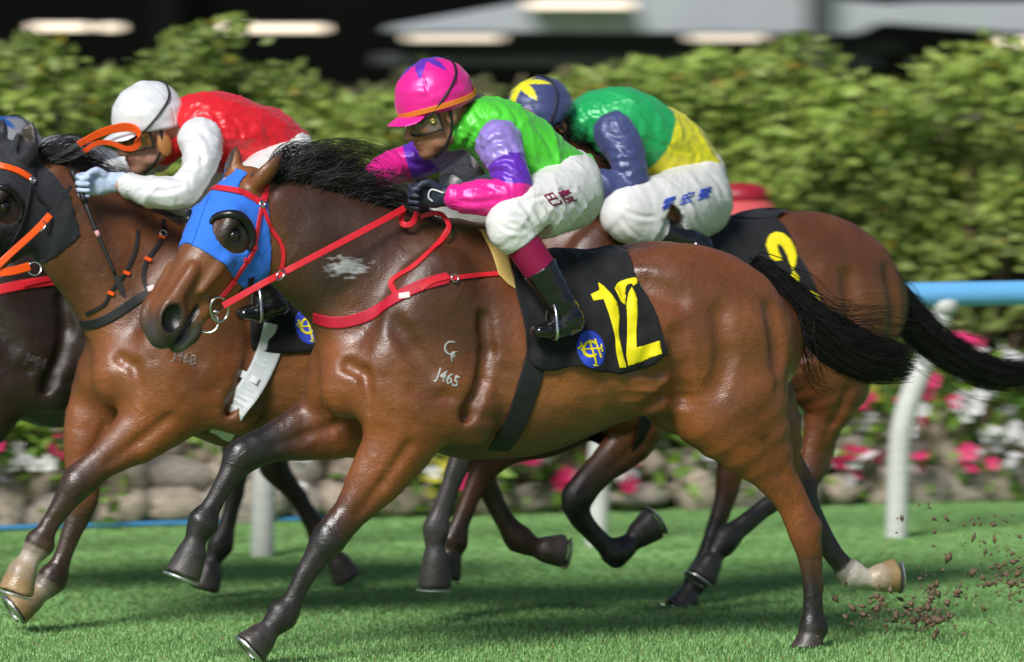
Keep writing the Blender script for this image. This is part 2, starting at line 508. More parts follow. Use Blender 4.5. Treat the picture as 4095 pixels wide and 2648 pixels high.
def build_head(F, H, C):
    s = H.s
    def R(*r): return np.array(r)*s
    bay, dk, muz = C['face'], C['dark'], C['muzzle']
    nodes = [(0.00, -.075, .075, .062, bay), (.10, -.075, .092, .085, bay), (.19, -.08, .10, .096, bay), (.29, -.09, .093, .078, bay),
             (.39, -.088, .073, .052, bay), (.47, -.089, .065, .045, bay), (.53, -.092, .060, .046, bay), (.568, -.102, .046, .041, muz)]
    F.loft([(H(u, v, 0), a*s, b*s, c) for u, v, a, b, c in nodes], H.h, lat=H.l, k=0.03*s)
    for g in (1, -1):
        F.ell(H(.135, -.165, g*.050), R(.115, .10, .040), ax=H.h, lat=H.l, k=.035*s, col=bay)                  # cheek
        F.seg(H(.20, -.215, g*.030), H(.47, -.150, g*.022), R(.032, .026), R(.026, .022), lat=H.l, k=.025*s, col=bay)    # lower jaw
        F.ell(H(.185, -.035, g*.078), R(.055, .030, .030), ax=H.h-.25*H.d, lat=H.l, k=.025*s, col=bay)       # brow
        F.seg(H(.27, -.088, g*.082), H(.40, -.098, g*.060), R(.014, .010), R(.009, .007), lat=H.l, k=.02*s, col=bay)     # facial crest
        F.seg(H(.36, -.035, g*.050), H(.50, -.045, g*.045), R(.020, .016), R(.022, .018), lat=H.l, k=.02*s, col=bay)
        F.ell(H(.525, -.070, g*.045), R(.058, .046, .026), ax=H.h-.35*H.d, lat=H.l, k=.022*s, col=bay)      # nostril wing
    F.ell(H(.566, -.108, 0), R(.028, .038, .038), ax=H.h, lat=H.l, k=.025*s, col=muz)      # upper lip
    F.ell(H(.525, -.168, 0), R(.052, .028, .034), ax=H.h, lat=H.l, k=.02*s, col=muz)       # lower lip
    F.ell(H(.490, -.186, 0), R(.034, .024, .028), ax=H.h, lat=H.l, k=.02*s, col=muz)       # chin
    F.ell(H(.45, -.150, 0), R(.06, .030, .03), ax=H.h, lat=H.l, k=.02*s, col=bay)
    F.ell(H(.575, -.115, 0), R(.060, .062, .10), ax=H.h-.25*H.d, lat=H.l, k=.05*s, col=muz, op='paint')
    for g in (1, -1):
        F.ell(H(.542, -.066, g*.07), R(.050, .042, .05), ax=H.h-.45*H.d, lat=H.l, k=.025*s, col=muz, op='paint')
        F.ell(H(.198, -.058, g*.09), R(.075, .075, .08), ax=H.h, lat=H.l, k=.035*s, col=(.016, .009, .007), op='paint')
        F.seg(H(.47, -.168, g*.035), H(.56, -.168, g*.02), R(.010, .012), R(.010, .012), lat=H.l, k=.012*s, col=(.20, .19, .19), op='paint')
    for g in (1, -1):
        F.ell(H(.538, -.066, g*.066), R(.042, .032, .030), ax=H.h-.45*H.d, lat=H.l-g*.3*H.h, k=.010*s, op='sub', col=(.004, .003, .003))   # nostril
        F.ell(H(.198, -.060, g*.104), R(.030, .022, .016), ax=H.h, lat=H.l, k=.014*s, op='sub', col=(.015, .01, .008))                    # eye socket
        F.seg(H(.435, -.128, g*.050), H(.60, -.146, g*.028), R(.0075, .022), R(.010, .026), lat=H.l, k=.008*s, op='sub', col=(.010, .007, .007))  # mouth
        F.seg(H(.33, -.135, g*.075), H(.46, -.108, g*.066), R(.010, .008), R(.006, .006), lat=H.l, k=.025*s, op='sub')

def build_ear(F, base, tip, fwd, wid, col, coltip, k=0.02, lat=(0, 1, 0)):
    """A pricked ear: leaf-shaped cup opening towards fwd."""
    base = np.asarray(base); tip = np.asarray(tip); ax = tip-base
    n = _n(np.cross(ax, fwd))
    pts = [(0, .62, .55), (.22, .95, .75), (.5, 1.0, .72), (.78, .62, .45), (1, .10, .10)]
    F.chain([(base+ax*t, wid*b, wid*a, np.array(col)*(1-t**3)+np.array(coltip)*t**3) for t, a, b in pts], lat=n, k=k, kin=.006)
    f = _n(np.asarray(fwd)-_n(ax)*(np.asarray(fwd)@_n(ax)))
    for t0, t1, r0, r1 in ((.25, .55, .55, .62), (.55, .9, .62, .18)):
        F.seg(base+ax*t0+f*wid*.55, base+ax*t1+f*wid*(.55 if t1 < .8 else .25), (wid*r0*.8, wid*r0), (wid*r1*.8, wid*r1), lat=n, k=.008, op='sub', col=(.05, .035, .03))

LEGC = (.016, .0125, .012)
FORE_R = [(.165, .095), (.130, .082), (.099, .064), (.065, .050), (.058, .048), (.046, .037), (.037, .029), (.039, .031), (.047, .038), (.037, .032), (.047, .043), (.060, .053)]
HIND_R = [(.215, .125), (.150, .095), (.094, .068), (.062, .048), (.056, .042), (.043, .034), (.0365, .030), (.038, .032), (.045, .037), (.034, .030), (.044, .042), (.057, .052)]

def build_leg(F, pts, radii, cols, k, sole=None, hoof=(.06, .05, .045), extra=None):
    hind = radii is HIND_R
    """pts: 12 points from elbow/stifle to sole; sole: unit normal of the sole, pointing out."""
    F.chain([(p, r[0], r[1], c) for p, r, c in zip(pts[:11], radii[:11], cols[:11])], k=k, kin=.010, sub=2)
    for g in (1, -1):      # groove between cannon bone and tendons
        o = [np.asarray(pts[i])+np.array([-.012, g*(radii[i][1]+.004), 0]) for i in (5, 6, 7)]
        F.seg(o[0], o[1], .009, .009, k=.010, op='sub'); F.seg(o[1], o[2], .009, .009, k=.010, op='sub')
        o = [np.asarray(pts[i])+np.array([-.010, g*(radii[i][1]+.006), 0]) for i in (1, 2, 3)]
        F.seg(o[0], o[1], .014, .014, k=.025, op='sub'); F.seg(o[1], o[2], .014, .010, k=.02, op='sub')
    P4 = np.asarray(pts[4]); bend = P4-(np.asarray(pts[2])+np.asarray(pts[6]))/2; bend[1] = 0
    if hind:
        v = bend if np.linalg.norm(bend) > .03 and bend[0] < 0 else np.array([-1., 0, .25]); v = _n(v); up = _n(np.asarray(pts[3])-P4)
        hp = P4+v*.066+up*.044
        F.seg(P4+v*.01, hp, (.034, .030), (.022, .020), k=.025, col=cols[4])
        F.seg(hp, np.asarray(pts[2])+v*.062, (.015, .015), (.026, .026), k=.016, col=cols[3])
        F.seg(P4+v*.034+up*.01, np.asarray(pts[6])+v*.026, (.014, .016), (.012, .015), k=.02, col=cols[5])
    else:
        v = bend if np.linalg.norm(bend) > .03 else np.array([1., 0, .2]); v = _n(v)
        F.ell(P4+v*.016, (.050, .042, .046), ax=_n(np.asarray(pts[5])-np.asarray(pts[3])), k=.02, col=cols[4])
    f8, d8 = np.asarray(pts[8]), _n(np.asarray(pts[8])-np.asarray(pts[7]))
    F.ell(f8+np.cross(d8, [0, 1, 0])*(-.020 if np.cross(d8, [0, 1, 0])[0] > 0 else .020)+d8*.012, (.030, .026, .028), ax=d8, k=.02, col=cols[8])     # fetlock tuft
    a, b = np.asarray(pts[10]), np.asarray(pts[11])
    F.seg(a, b+(b-a)*.25, np.array(radii[10])*1.0, np.array(radii[11])*1.06, k=.006, col=hoof)
    F.cut(b, b-a if sole is None else sole, .098, k=.003, col=(.03, .027, .025))

def leg_cols(top, low, start=3, n=12, sock=None, sock_from=9):
    out = []
    for i in range(n):
        t = np.clip((i-start+1)/1.6, 0, 1)
        c = np.array(top)*(1-t)+np.array(low)*t
        if sock is not None and i >= sock_from: c = np.array(sock)
        out.append(c)
    return out

_KF = [1.05, 1.0, .98, .98, 1.10, 1.0, .98, 1.0, 1.22, 1.02, 1.12, 1.12]; _KH = [1.0, 1.0, .86, .82, 1.05, 1.02, 1.0, 1.02, 1.2, 1.02, 1.12, 1.12]
FORE_R = [tuple(v*k for v in r) for r, k in zip(FORE_R, _KF)]
HIND_R = [tuple(v*k for v in r) for r, k in zip(HIND_R, _KH)]
# the near-side bay: everything is laid out in its own frame
fm = Frame((0.13, 0.0, 0.0), 20)

BAY = dict(body=(.205, .060, .0145), dark=(.070, .028, .013), belly=(.235, .080, .022), leg=LEGC, face=(.21, .070, .019), muzzle=(.050, .037, .032), black=(.012, .010, .010))

TRUNK = [(1440, 1385, .245, .150), (1590, 1370, .325, .200), (1800, 1375, .395, .235), (2000, 1395, .385, .262), (2200, 1405, .350, .282), (2400, 1365, .312, .285),
         (2560, 1325, .290, .272), (2740, 1315, .285, .255), (2900, 1320, .270, .230), (3010, 1370, .200, .180)]

def trunk_local():
    out = []
    for px, py, hh, hw in TRUNK:
        out.append((fm.P(px, py, 0), hh, hw))
    return out

def build_trunk(F, C, dx=0, dz=0, sx=1.0):
    T = trunk_local()
    def sh(p): return np.array([p[0]*sx+dx, p[1], p[2]+dz])
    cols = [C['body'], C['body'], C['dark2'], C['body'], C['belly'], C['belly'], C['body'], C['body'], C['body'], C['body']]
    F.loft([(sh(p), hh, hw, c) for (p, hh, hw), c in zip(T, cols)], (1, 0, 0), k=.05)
    def L(px, py, lat): return sh(fm.P(px, py, lat))
    for g in (1, -1):
        def m(p): return np.array([p[0], p[1]*g, p[2]])
        b, d = C['body'], C['dark2']
        F.ell(m(L(2880, 1400, .130)), (.260, .320, .145), ax=(1, 0, .12), k=.06, col=b)                     # quarter
        F.ell(m(L(2700, 1150, .120)), (.24, .155, .13), ax=(1, 0, -.05), k=.06, col=b)                        # loin / croup
        F.ell(m(L(2650, 1420, .175)), (.14, .22, .10), ax=(1, 0, .5), k=.07, col=b)                          # flank in front of thigh
        F.ell(m(L(1700, 1330, .185)), (.17, .30, .085), ax=(1, 0, .35), k=.05, col=d)                        # shoulder blade
        F.ell(m(L(1820, 1560, .195)), (.13, .21, .080), ax=(1, 0, -.55), k=.04, col=b)                       # triceps
        F.ell(m(L(1560, 1500, .150)), (.14, .19, .095), ax=(1, 0, .3), k=.04, col=b)                         # point of shoulder
        F.ell(m(L(1400, 1510, .085)), (.10, .14, .085), ax=(1, 0, .3), k=.05, col=b)                         # breast
        F.ell(m(L(1900, 1010, .060)), (.22, .09, .08), ax=(1, 0, -.15), k=.07, col=d)                        # withers
    # the lines between the muscles
    def groove(px, r, depth, k=.03):
        pts = [L(x, y, .2) for x, y in px]
        for g in (1, -1):
            Q_ = []
            for q in pts:
                ys = np.linspace(.40, .02, 60); t = np.tile(q, (60, 1)); t[:, 1] = ys*g
                d = F.eval(t)[0]; i = np.argmax(d < 0)
                Q_.append(np.array([q[0], g*(ys[i]+r-depth*C.get('gk', 1.0)), q[2]]))
            for a, b in zip(Q_[:-1], Q_[1:]): F.seg(a, b, r, r, k=k, op='sub')
    groove([(1340, 1400), (1405, 1462), (1452, 1495), (1470, 1580), (1482, 1660)], .020, .016, .022)
    groove([(1925, 1270), (1936, 1400), (1908, 1520), (1850, 1640), (1775, 1770)], .026, .022, .022)
    groove([(1620, 1560), (1690, 1600), (1760, 1590)], .020, .010, .025)
    groove([(2850, 1250), (2870, 1420), (2840, 1560)], .040, .011)
    groove([(2500, 1480), (2590, 1500), (2650, 1470)], .03, .010)
    groove([(2900, 1640), (2990, 1740), (3070, 1850)], .022, .012, .025)
    groove([(1540, 1700), (1490, 1800), (1440, 1900)], .016, .010, .02)
    groove([(1560, 1290), (1625, 1400), (1690, 1480)], .035, .012)
    groove([(2570, 1635), (2640, 1590), (2720, 1590)], .026, .018)
    groove([(2665, 1340), (2690, 1470), (2712, 1600)], .040, .014)
    groove([(3075, 1230), (3105, 1400), (3092, 1560), (3040, 1700)], .035, .012)
    groove([(2420, 1090), (2560, 1130), (2680, 1180)], .05, .010)
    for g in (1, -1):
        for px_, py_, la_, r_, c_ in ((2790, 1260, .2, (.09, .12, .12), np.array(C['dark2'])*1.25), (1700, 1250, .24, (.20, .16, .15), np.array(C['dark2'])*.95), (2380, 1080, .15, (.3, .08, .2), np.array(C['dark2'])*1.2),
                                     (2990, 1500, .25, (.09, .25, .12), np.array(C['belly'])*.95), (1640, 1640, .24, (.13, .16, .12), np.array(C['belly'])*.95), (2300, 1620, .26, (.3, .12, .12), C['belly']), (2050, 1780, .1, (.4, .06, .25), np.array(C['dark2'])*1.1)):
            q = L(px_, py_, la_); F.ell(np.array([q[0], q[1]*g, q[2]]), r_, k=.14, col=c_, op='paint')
    return L

def horse_body(fr, spec, vox):
    """spec: colours, neck nodes, head, ears, legs. Returns the field."""
    C = spec['C']; F = Field()
    L = build_trunk(F, C, *spec.get('trunk', (0, 0, 1.0)))
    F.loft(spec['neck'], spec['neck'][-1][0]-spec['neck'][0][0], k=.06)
    for p, r, ax, k, c in spec.get('muscle', []):
        F.ell(p, r, ax=ax, k=k, col=c)
    build_head(F, spec['head'], C)
    for e in spec['ears']: build_ear(F, *e)
    for lg in spec['legs']: build_leg(F, *lg)
    for c in spec.get('carve', []):
        F.seg(c[0], c[1], c[2], c[3], k=c[4], op='sub')
    return F

def pl(fr, lst):
    """[(px,py,lat)...] -> local points"""
    return [fr.P(*q) for q in lst]

# ---- main horse layout
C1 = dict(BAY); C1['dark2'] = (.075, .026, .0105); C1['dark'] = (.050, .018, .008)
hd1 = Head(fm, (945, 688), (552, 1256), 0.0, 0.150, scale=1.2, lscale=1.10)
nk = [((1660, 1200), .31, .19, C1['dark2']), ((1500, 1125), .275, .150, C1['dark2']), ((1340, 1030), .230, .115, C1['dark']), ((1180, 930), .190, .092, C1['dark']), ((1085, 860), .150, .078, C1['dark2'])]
spec1 = dict(C=C1, head=hd1, neck=[(fm.P(*a, 0.0), b, c, d) for a, b, c, d in nk], trunk=(0, 0, 1.0))
spec1['ears'] = [
    (fm.P(1012, 748, .055), fm.P(1130, 612, .085), np.array([.75, -.55, .35]), .040, C1['face'], C1['black'], .015),
    (fm.P(925, 700, -.05), fm.P(942, 580, -.075), np.array([.8, .1, -.2]), .040, C1['face'], C1['black'], .015)]
LF = pl(fm, [(1650, 1640, .165), (1590, 1780, .155), (1492, 1930, .14), (1398, 2055, .125), (1320, 2148, .12), (1270, 2222, .115), (1208, 2320, .11), (1170, 2410, .105), (1132, 2458, .10), (1080, 2515, .10), (1045, 2552, .10), (1000, 2596, .10)])
RF = pl(fm, [(1430, 1640, -.15), (1310, 1695, -.145), (1190, 1738, -.135), (1070, 1778, -.125), (970, 1824, -.12), (925, 1890, -.115), (880, 1965, -.11), (838, 2042, -.11), (812, 2090, -.11), (782, 2155, -.11), (765, 2212, -.11), (728, 2306, -.11)])
LH = pl(fm, [(2925, 1620, .150), (3015, 1760, .150), (3100, 1900, .145), (3165, 2020, .14), (3215, 2130, .135), (3240, 2235, .13), (3250, 2350, .13), (3252, 2455, .13), (3252, 2512, .13), (3243, 2546, .13), (3238, 2562, .13), (3232, 2592, .13)])
RH = pl(fm, [(2960, 1600, -.13), (3060, 1740, -.13), (3120, 1860, -.13), (3170, 1930, -.13), (3205, 2000, -.13), (3250, 2085, -.13), (3312, 2188, -.13), (3368, 2258, -.13), (3402, 2295, -.13), (3470, 2314, -.13), (3515, 2310, -.13), (3585, 2300, -.13)])
SOCK = (.50, .44, .37)
spec1['legs'] = [
    (LF, FORE_R, leg_cols(C1['body'], LEGC, 3), .05, (-.2, 0, -1) if False else None),
    (RF, FORE_R, leg_cols(C1['body'], LEGC, 2), .05, None),
    (LH, HIND_R, leg_cols(C1['body'], LEGC, 5), .06, (0, 0, -1)),
    (RH, HIND_R, leg_cols(C1['body'], LEGC, 3, sock=SOCK, sock_from=8), .06, None, (.30, .20, .09))]
# ------------------------------------------------------------------ draping, straps, decals, hair
import bmesh
from mathutils.geometry import tessellate_polygon

def make_bvh(V, Q):
    return BVHTree.FromPolygons(V.tolist(), Q.tolist())

def hit(fr, bvh, px, py, miss_near=True):
    """Point of a surface (given in the frame) seen at a place of the photograph, with its normal."""
    o, e = fr.lray(px, py)
    r = bvh.ray_cast(Vector(o), Vector(e))
    if r[0] is not None:
        nn_ = np.array(r[1])
        return np.array(r[0]), (nn_ if nn_@e < 0 else -nn_)
    if not miss_near: return None, None
    best = None
    m = 25.0
    for t in np.linspace(23.5, 27.5, 60):
        q = bvh.find_nearest(Vector(o+e*t))
        if q[0] is not None and (best is None or q[3] < best[3]): best = q
    nn_ = np.array(best[1])
    return np.array(best[0]), (nn_ if nn_@e < .2 else -nn_)

def ribbon(name, P, N, width, thick, mt, parent, closed=False, flat=0.0):
    """A strap: P centre line, N surface normals."""
    P = np.asarray(P); N = np.asarray(N); m = len(P)
    T = np.gradient(P, axis=0); T /= np.maximum(np.linalg.norm(T, axis=1), 1e-9)[:, None]
    W = np.cross(T, N); W /= np.maximum(np.linalg.norm(W, axis=1), 1e-9)[:, None]
    w = (np.asarray(width) if hasattr(width, '__len__') else np.full(m, width))[:, None]
    e = .22*thick
    prof = [(-.5, 0), (-.5, .75), (-.42, 1), (.42, 1), (.5, .75), (.5, 0)]
    V = np.concatenate([(P+W*w*a+N*thick*b)[:, None] for a, b in prof], 1).reshape(-1, 3)
    n = len(prof); F = []
    for i in range(m-1):
        for j in range(n): F.append((i*n+j, (i+1)*n+j, (i+1)*n+(j+1) % n, i*n+(j+1) % n))
    F.append(tuple(range(n))); F.append(tuple(range((m-1)*n+n-1, (m-1)*n-1, -1)))
    return mesh_obj(name, V, F, mt, parent, smooth=False)

def strap(name, fr, bvh, pix, width, thick, mt, parent, n=40, off=.001):
    """A strap lying on a surface along a line of the photograph."""
    pts = catmull(np.array(pix, float), n)
    P = []; N = []
    for px, py in pts:
        a, b = hit(fr, bvh, px, py); P.append(a); N.append(b)
    P = np.array(P); N = np.array(N)
    ker = np.array([.25, .5, .25])
    for _ in range(3):
        for A in (P, N): A[1:-1] = A[:-2]*.25+A[1:-1]*.5+A[2:]*.25
    N /= np.linalg.norm(N, axis=1)[:, None]
    return ribbon(name, P+N*off, N, width, thick, mt, parent)

def girth_strap(name, fr, bvh, pix, width, thick, mt, parent, off=.004):
    """A girth: down the near side, under the belly and up the far side."""
    pts = catmull(np.array(pix, float), 22); P = []; N = []
    for px, py in pts[:-2]:
        a, b = hit(fr, bvh, px, py); P.append(a); N.append(b)
    dx = (P[-1][0]-P[-6][0])*.35
    for i, y in enumerate((.16, .10, .04, -.03, -.10, -.17)):
        if y > P[-1][1]-.02 and i < 2: continue
        r = bvh.ray_cast(Vector((P[-1][0]+dx*.15, y, -.2)), Vector((0, 0, 1)))
        if r[0] is not None: P.append(np.array(r[0])); N.append(np.array(r[1]))
    P = np.array(P); N = np.array(N)
    for _ in range(4):
        for A in (P, N): A[1:-1] = A[:-2]*.25+A[1:-1]*.5+A[2:]*.25
    N /= np.linalg.norm(N, axis=1)[:, None]
    return ribbon(name, P+N*off, N, width, thick, mt, parent)

def loop_strap(name, bvh, origin, dirs, width, thick, mt, parent, off=.001, closed=True):
    """A strap round a body: cast from outside towards origin along each direction."""
    P = []; N = []
    for d in dirs:
        o = Vector(origin)+Vector(d)*1.5
        r = bvh.ray_cast(o, Vector(d)*-1)
        if r[0] is None: continue
        P.append(np.array(r[0])); N.append(np.array(r[1]))
    P = np.array(P); N = np.array(N)
    for _ in range(2):
        for A in (P, N): A[1:-1] = A[:-2]*.25+A[1:-1]*.5+A[2:]*.25
    N /= np.linalg.norm(N, axis=1)[:, None]
    return ribbon(name, P+N*off, N, width, thick, mt, parent)

def decal(name, fr, bvh, polys, mt, parent, off=.002, thick=.0015, step=14):
    """Flat shapes (lists of photograph points) laid on a surface as thin raised patches. polys: list of outlines, or (verts, faces)."""
    bm = bmesh.new()
    for poly in polys:
        if isinstance(poly, tuple):
            vs = [bm.verts.new((x, y, 0)) for x, y in poly[0]]
            for f in poly[1]:
                try: bm.faces.new([vs[i] for i in f])
                except ValueError: pass
        else:
            vs = [bm.verts.new((x, y, 0)) for x, y in poly]
            for t in tessellate_polygon([[Vector((x, y, 0)) for x, y in poly]]):
                try: bm.faces.new([vs[i] for i in t])
                except ValueError: pass
    co = np.array([v.co[:] for v in bm.verts])
    for ax in (0, 1):
        for c in np.arange(co[:, ax].min()+step*.5, co[:, ax].max(), step):
            nn = [0, 0, 0]; nn[ax] = 1; pp = [0, 0, 0]; pp[ax] = c
            bmesh.ops.bisect_plane(bm, geom=bm.verts[:]+bm.edges[:]+bm.faces[:], plane_co=pp, plane_no=nn)
    bmesh.ops.remove_doubles(bm, verts=bm.verts[:], dist=.05)
    bm.verts.index_update()
    V = []
    for v in bm.verts:
        a, b = hit(fr, bvh, v.co.x, v.co.y); V.append(a+b*off)
    Fc = [tuple(v.index for v in f.verts) for f in bm.faces]
    bm.free()
    o = mesh_obj(name, V, Fc, mt, parent, smooth=True)
    sm = o.modifiers.new('thickness', 'SOLIDIFY'); sm.thickness = thick; sm.offset = 0
    return o

def text_polys(txt, origin, xv, yv, bold=0.0, res=3):
    """Text outlines mapped on the photograph: origin, x step for one em, y step for one em (pixels)."""
    cu = bpy.data.curves.new('t', 'FONT'); cu.body = txt; cu.resolution_u = res; cu.offset = bold
    ob = bpy.data.objects.new('t', cu); COL.objects.link(ob)
    dg = bpy.context.evaluated_depsgraph_get(); dg.update()
    me = ob.evaluated_get(dg).to_mesh()
    vs = [(origin[0]+xv[0]*v.co.x+yv[0]*v.co.y, origin[1]+xv[1]*v.co.x+yv[1]*v.co.y) for v in me.vertices]
    fs = [tuple(p.vertices) for p in me.polygons]
    ob.evaluated_get(dg).to_mesh_clear()
    bpy.data.objects.remove(ob); bpy.data.curves.remove(cu)
    return [(vs, fs)]

def hair(name, strands, r0, r1, mt, parent, kind=None):
    """strands: (S, M, 3); thin tapering three-sided tubes, one mesh."""
    S, M, _ = strands.shape
    T = np.gradient(strands, axis=1); T /= np.maximum(np.linalg.norm(T, axis=2, keepdims=True), 1e-9)
    ref = np.array([.3, .8, .52])
    A = np.cross(T, ref); A /= np.maximum(np.linalg.norm(A, axis=2, keepdims=True), 1e-9)
    B = np.cross(T, A)
    t = np.linspace(0, 1, M)
    R = (r0*(1-t)+r1*t)[None, :, None]*RNG.uniform(.7, 1.3, (S, 1, 1))
    ring = np.stack([strands+(A*math.cos(a)+B*math.sin(a))*R for a in (0, 2.094, 4.189)], 2)
    V = ring.reshape(-1, 3)
    base = (np.arange(S)*M*3)[:, None]
    q = []
    for i in range(M-1):
        for j in range(3):
            q.append((base+np.array([i*3+j, i*3+(j+1) % 3, (i+1)*3+(j+1) % 3, (i+1)*3+j])[None])[:, None])
    Q = np.concatenate(q, 1).reshape(-1, 4)
    o = mesh_obj(name, V, Q, mt, parent, smooth=True)
    return o

def guide_strands(guide, rad_prof, n, m, spread=1.0, jit=.02, tipvar=.35, freq=2.0, curl=.02):
    """Strands running along a guide curve inside a tube of varying radius."""
    G = catmull(np.asarray(guide, float), 60)
    T = np.gradient(G, axis=0); T /= np.linalg.norm(T, axis=1)[:, None]
    A = np.cross(T, [0, 1, 0]); A /= np.linalg.norm(A, axis=1)[:, None]; B = np.cross(T, A)
    rp = np.interp(np.linspace(0, 1, 60), np.linspace(0, 1, len(rad_prof)), rad_prof)
    out = np.zeros((n, m, 3))
    for i in range(n):
        a = RNG.uniform(0, 2*math.pi); q = math.sqrt(RNG.uniform(0, 1))
        L = 1-RNG.uniform(0, 1)**2*tipvar
        s0 = RNG.uniform(0, .45)**1.5 if RNG.uniform() < .5 else 0
        t = np.linspace(s0, s0+(L-s0), m)*59
        g = np.stack([np.interp(t, np.arange(60), G[:, k]) for k in range(3)], 1)
        aa = np.stack([np.interp(t, np.arange(60), A[:, k]) for k in range(3)], 1); bb = np.stack([np.interp(t, np.arange(60), B[:, k]) for k in range(3)], 1)
        r = np.interp(t, np.arange(60), rp)*q*spread
        tw = a+curl*10*np.sin(np.linspace(0, freq, m)+RNG.uniform(0, 6))
        w = np.stack([np.cumsum(RNG.normal(0, jit/m, m)) for _ in range(3)], 1)
        out[i] = g+aa*(r*np.cos(tw))[:, None]+bb*(r*np.sin(tw))[:, None]+w
    return out

# ------------------------------------------------------------------ shared materials
def coat_mat(name, gloss=.40, foam=True):
    m = bpy.data.materials.new(name); m.use_nodes = True
    nt = m.node_tree; N = nt.nodes; L = nt.links; b = N['Principled BSDF']
    def nn(t, **kw):
        x = N.new(t)
        for k, v in kw.items(): setattr(x, k, v)
        return x
    tc = N.new('ShaderNodeTexCoord')
    at = nn('ShaderNodeAttribute', attribute_name='Col')
    n1 = N.new('ShaderNodeTexNoise'); n1.inputs['Scale'].default_value = 5; n1.inputs['Detail'].default_value = 4; L.new(tc.outputs['Object'], n1.inputs['Vector'])
    mp = N.new('ShaderNodeMapping'); mp.inputs['Scale'].default_value = (60, 170, 170); mp.inputs['Rotation'].default_value = (0, .35, 0); L.new(tc.outputs['Object'], mp.inputs[0])
    n2 = N.new('ShaderNodeTexNoise'); n2.inputs['Scale'].default_value = 1.0; n2.inputs['Detail'].default_value = 3; L.new(mp.outputs[0], n2.inputs['Vector'])
    ma = N.new('ShaderNodeMapRange'); ma.inputs[1].default_value = .3; ma.inputs[2].default_value = .7; ma.inputs[3].default_value = .68; ma.inputs[4].default_value = 1.28; L.new(n1.outputs[0], ma.inputs[0])
    mb = N.new('ShaderNodeMapRange'); mb.inputs[1].default_value = .25; mb.inputs[2].default_value = .75; mb.inputs[3].default_value = .80; mb.inputs[4].default_value = 1.2; L.new(n2.outputs[0], mb.inputs[0])
    mul = nn('ShaderNodeMath', operation='MULTIPLY'); L.new(ma.outputs[0], mul.inputs[0]); L.new(mb.outputs[0], mul.inputs[1])
    vs = nn('ShaderNodeVectorMath', operation='SCALE'); L.new(at.outputs['Color'], vs.inputs[0]); L.new(mul.outputs[0], vs.inputs['Scale'])
    # dried white sweat foam where the coat carries it
    fa = nn('ShaderNodeAttribute', attribute_name='Foam')
    mpf = N.new('ShaderNodeMapping'); mpf.inputs['Scale'].default_value = (28, 40, 75); mpf.inputs['Rotation'].default_value = (0, .25, 0); L.new(tc.outputs['Object'], mpf.inputs[0])
    n3 = N.new('ShaderNodeTexNoise'); n3.inputs['Scale'].default_value = 1; n3.inputs['Detail'].default_value = 5; L.new(mpf.outputs[0], n3.inputs['Vector'])
    ad = nn('ShaderNodeMath', operation='ADD'); L.new(fa.outputs['Fac'], ad.inputs[0]); L.new(n3.outputs[0], ad.inputs[1])
    mf = N.new('ShaderNodeMapRange'); mf.inputs[1].default_value = 1.05; mf.inputs[2].default_value = 1.3; mf.inputs[4].default_value = .8; L.new(ad.outputs[0], mf.inputs[0])
    mix = nn('ShaderNodeMix', data_type='RGBA'); L.new(mf.outputs[0], mix.inputs[0]); L.new(vs.outputs[0], mix.inputs[6]); mix.inputs[7].default_value = (.55, .55, .56, 1)
    L.new(mix.outputs[2], b.inputs['Base Color'])
    # sweaty gloss in patches
    n4 = N.new('ShaderNodeTexNoise'); n4.inputs['Scale'].default_value = 7; n4.inputs['Detail'].default_value = 3; L.new(tc.outputs['Object'], n4.inputs['Vector'])
    mr = N.new('ShaderNodeMapRange'); mr.inputs[1].default_value = .35; mr.inputs[2].default_value = .65; mr.inputs[3].default_value = gloss-.10; mr.inputs[4].default_value = gloss+.16; L.new(n4.outputs[0], mr.inputs[0])
    L.new(mr.outputs[0], b.inputs['Roughness'])
    b.inputs['Specular IOR Level'].default_value = .7
    b.inputs['Sheen Weight'].default_value = 0.0
    # fine relief: hair lie, skin folds and veins
    n5 = N.new('ShaderNodeTexNoise'); n5.inputs['Scale'].default_value = 16; n5.inputs['Detail'].default_value = 4; n5.inputs['Distortion'].default_value = 1.2; L.new(tc.outputs['Object'], n5.inputs['Vector'])
    b1 = N.new('ShaderNodeBump'); b1.inputs['Strength'].default_value = 1; b1.inputs['Distance'].default_value = .0030; L.new(n5.outputs[0], b1.inputs['Height'])
    b2 = N.new('ShaderNodeBump'); b2.inputs['Strength'].default_value = 1; b2.inputs['Distance'].default_value = .0014; L.new(n2.outputs[0], b2.inputs['Height']); L.new(b1.outputs[0], b2.inputs['Normal'])
    # raised veins: thin ridges wandering under the skin
    n6 = N.new('ShaderNodeTexNoise'); n6.inputs['Scale'].default_value = 5.5; n6.inputs['Detail'].default_value = 1.5; n6.inputs['Distortion'].default_value = 1.0; L.new(tc.outputs['Object'], n6.inputs['Vector'])
    s6 = nn('ShaderNodeMath', operation='SUBTRACT'); L.new(n6.outputs[0], s6.inputs[0]); s6.inputs[1].default_value = .5
    a6 = nn('ShaderNodeMath', operation='ABSOLUTE'); L.new(s6.outputs[0], a6.inputs[0])
    m6 = N.new('ShaderNodeMapRange'); m6.inputs[1].default_value = 0; m6.inputs[2].default_value = .030; m6.inputs[3].default_value = 1; m6.inputs[4].default_value = 0; L.new(a6.outputs[0], m6.inputs[0])
    b3 = N.new('ShaderNodeBump'); b3.inputs['Strength'].default_value = .45; b3.inputs['Distance'].default_value = .0022
    k6 = N.new('ShaderNodeMapRange'); k6.inputs[1].default_value = .52; k6.inputs[2].default_value = .66; L.new(n1.outputs[0], k6.inputs[0])
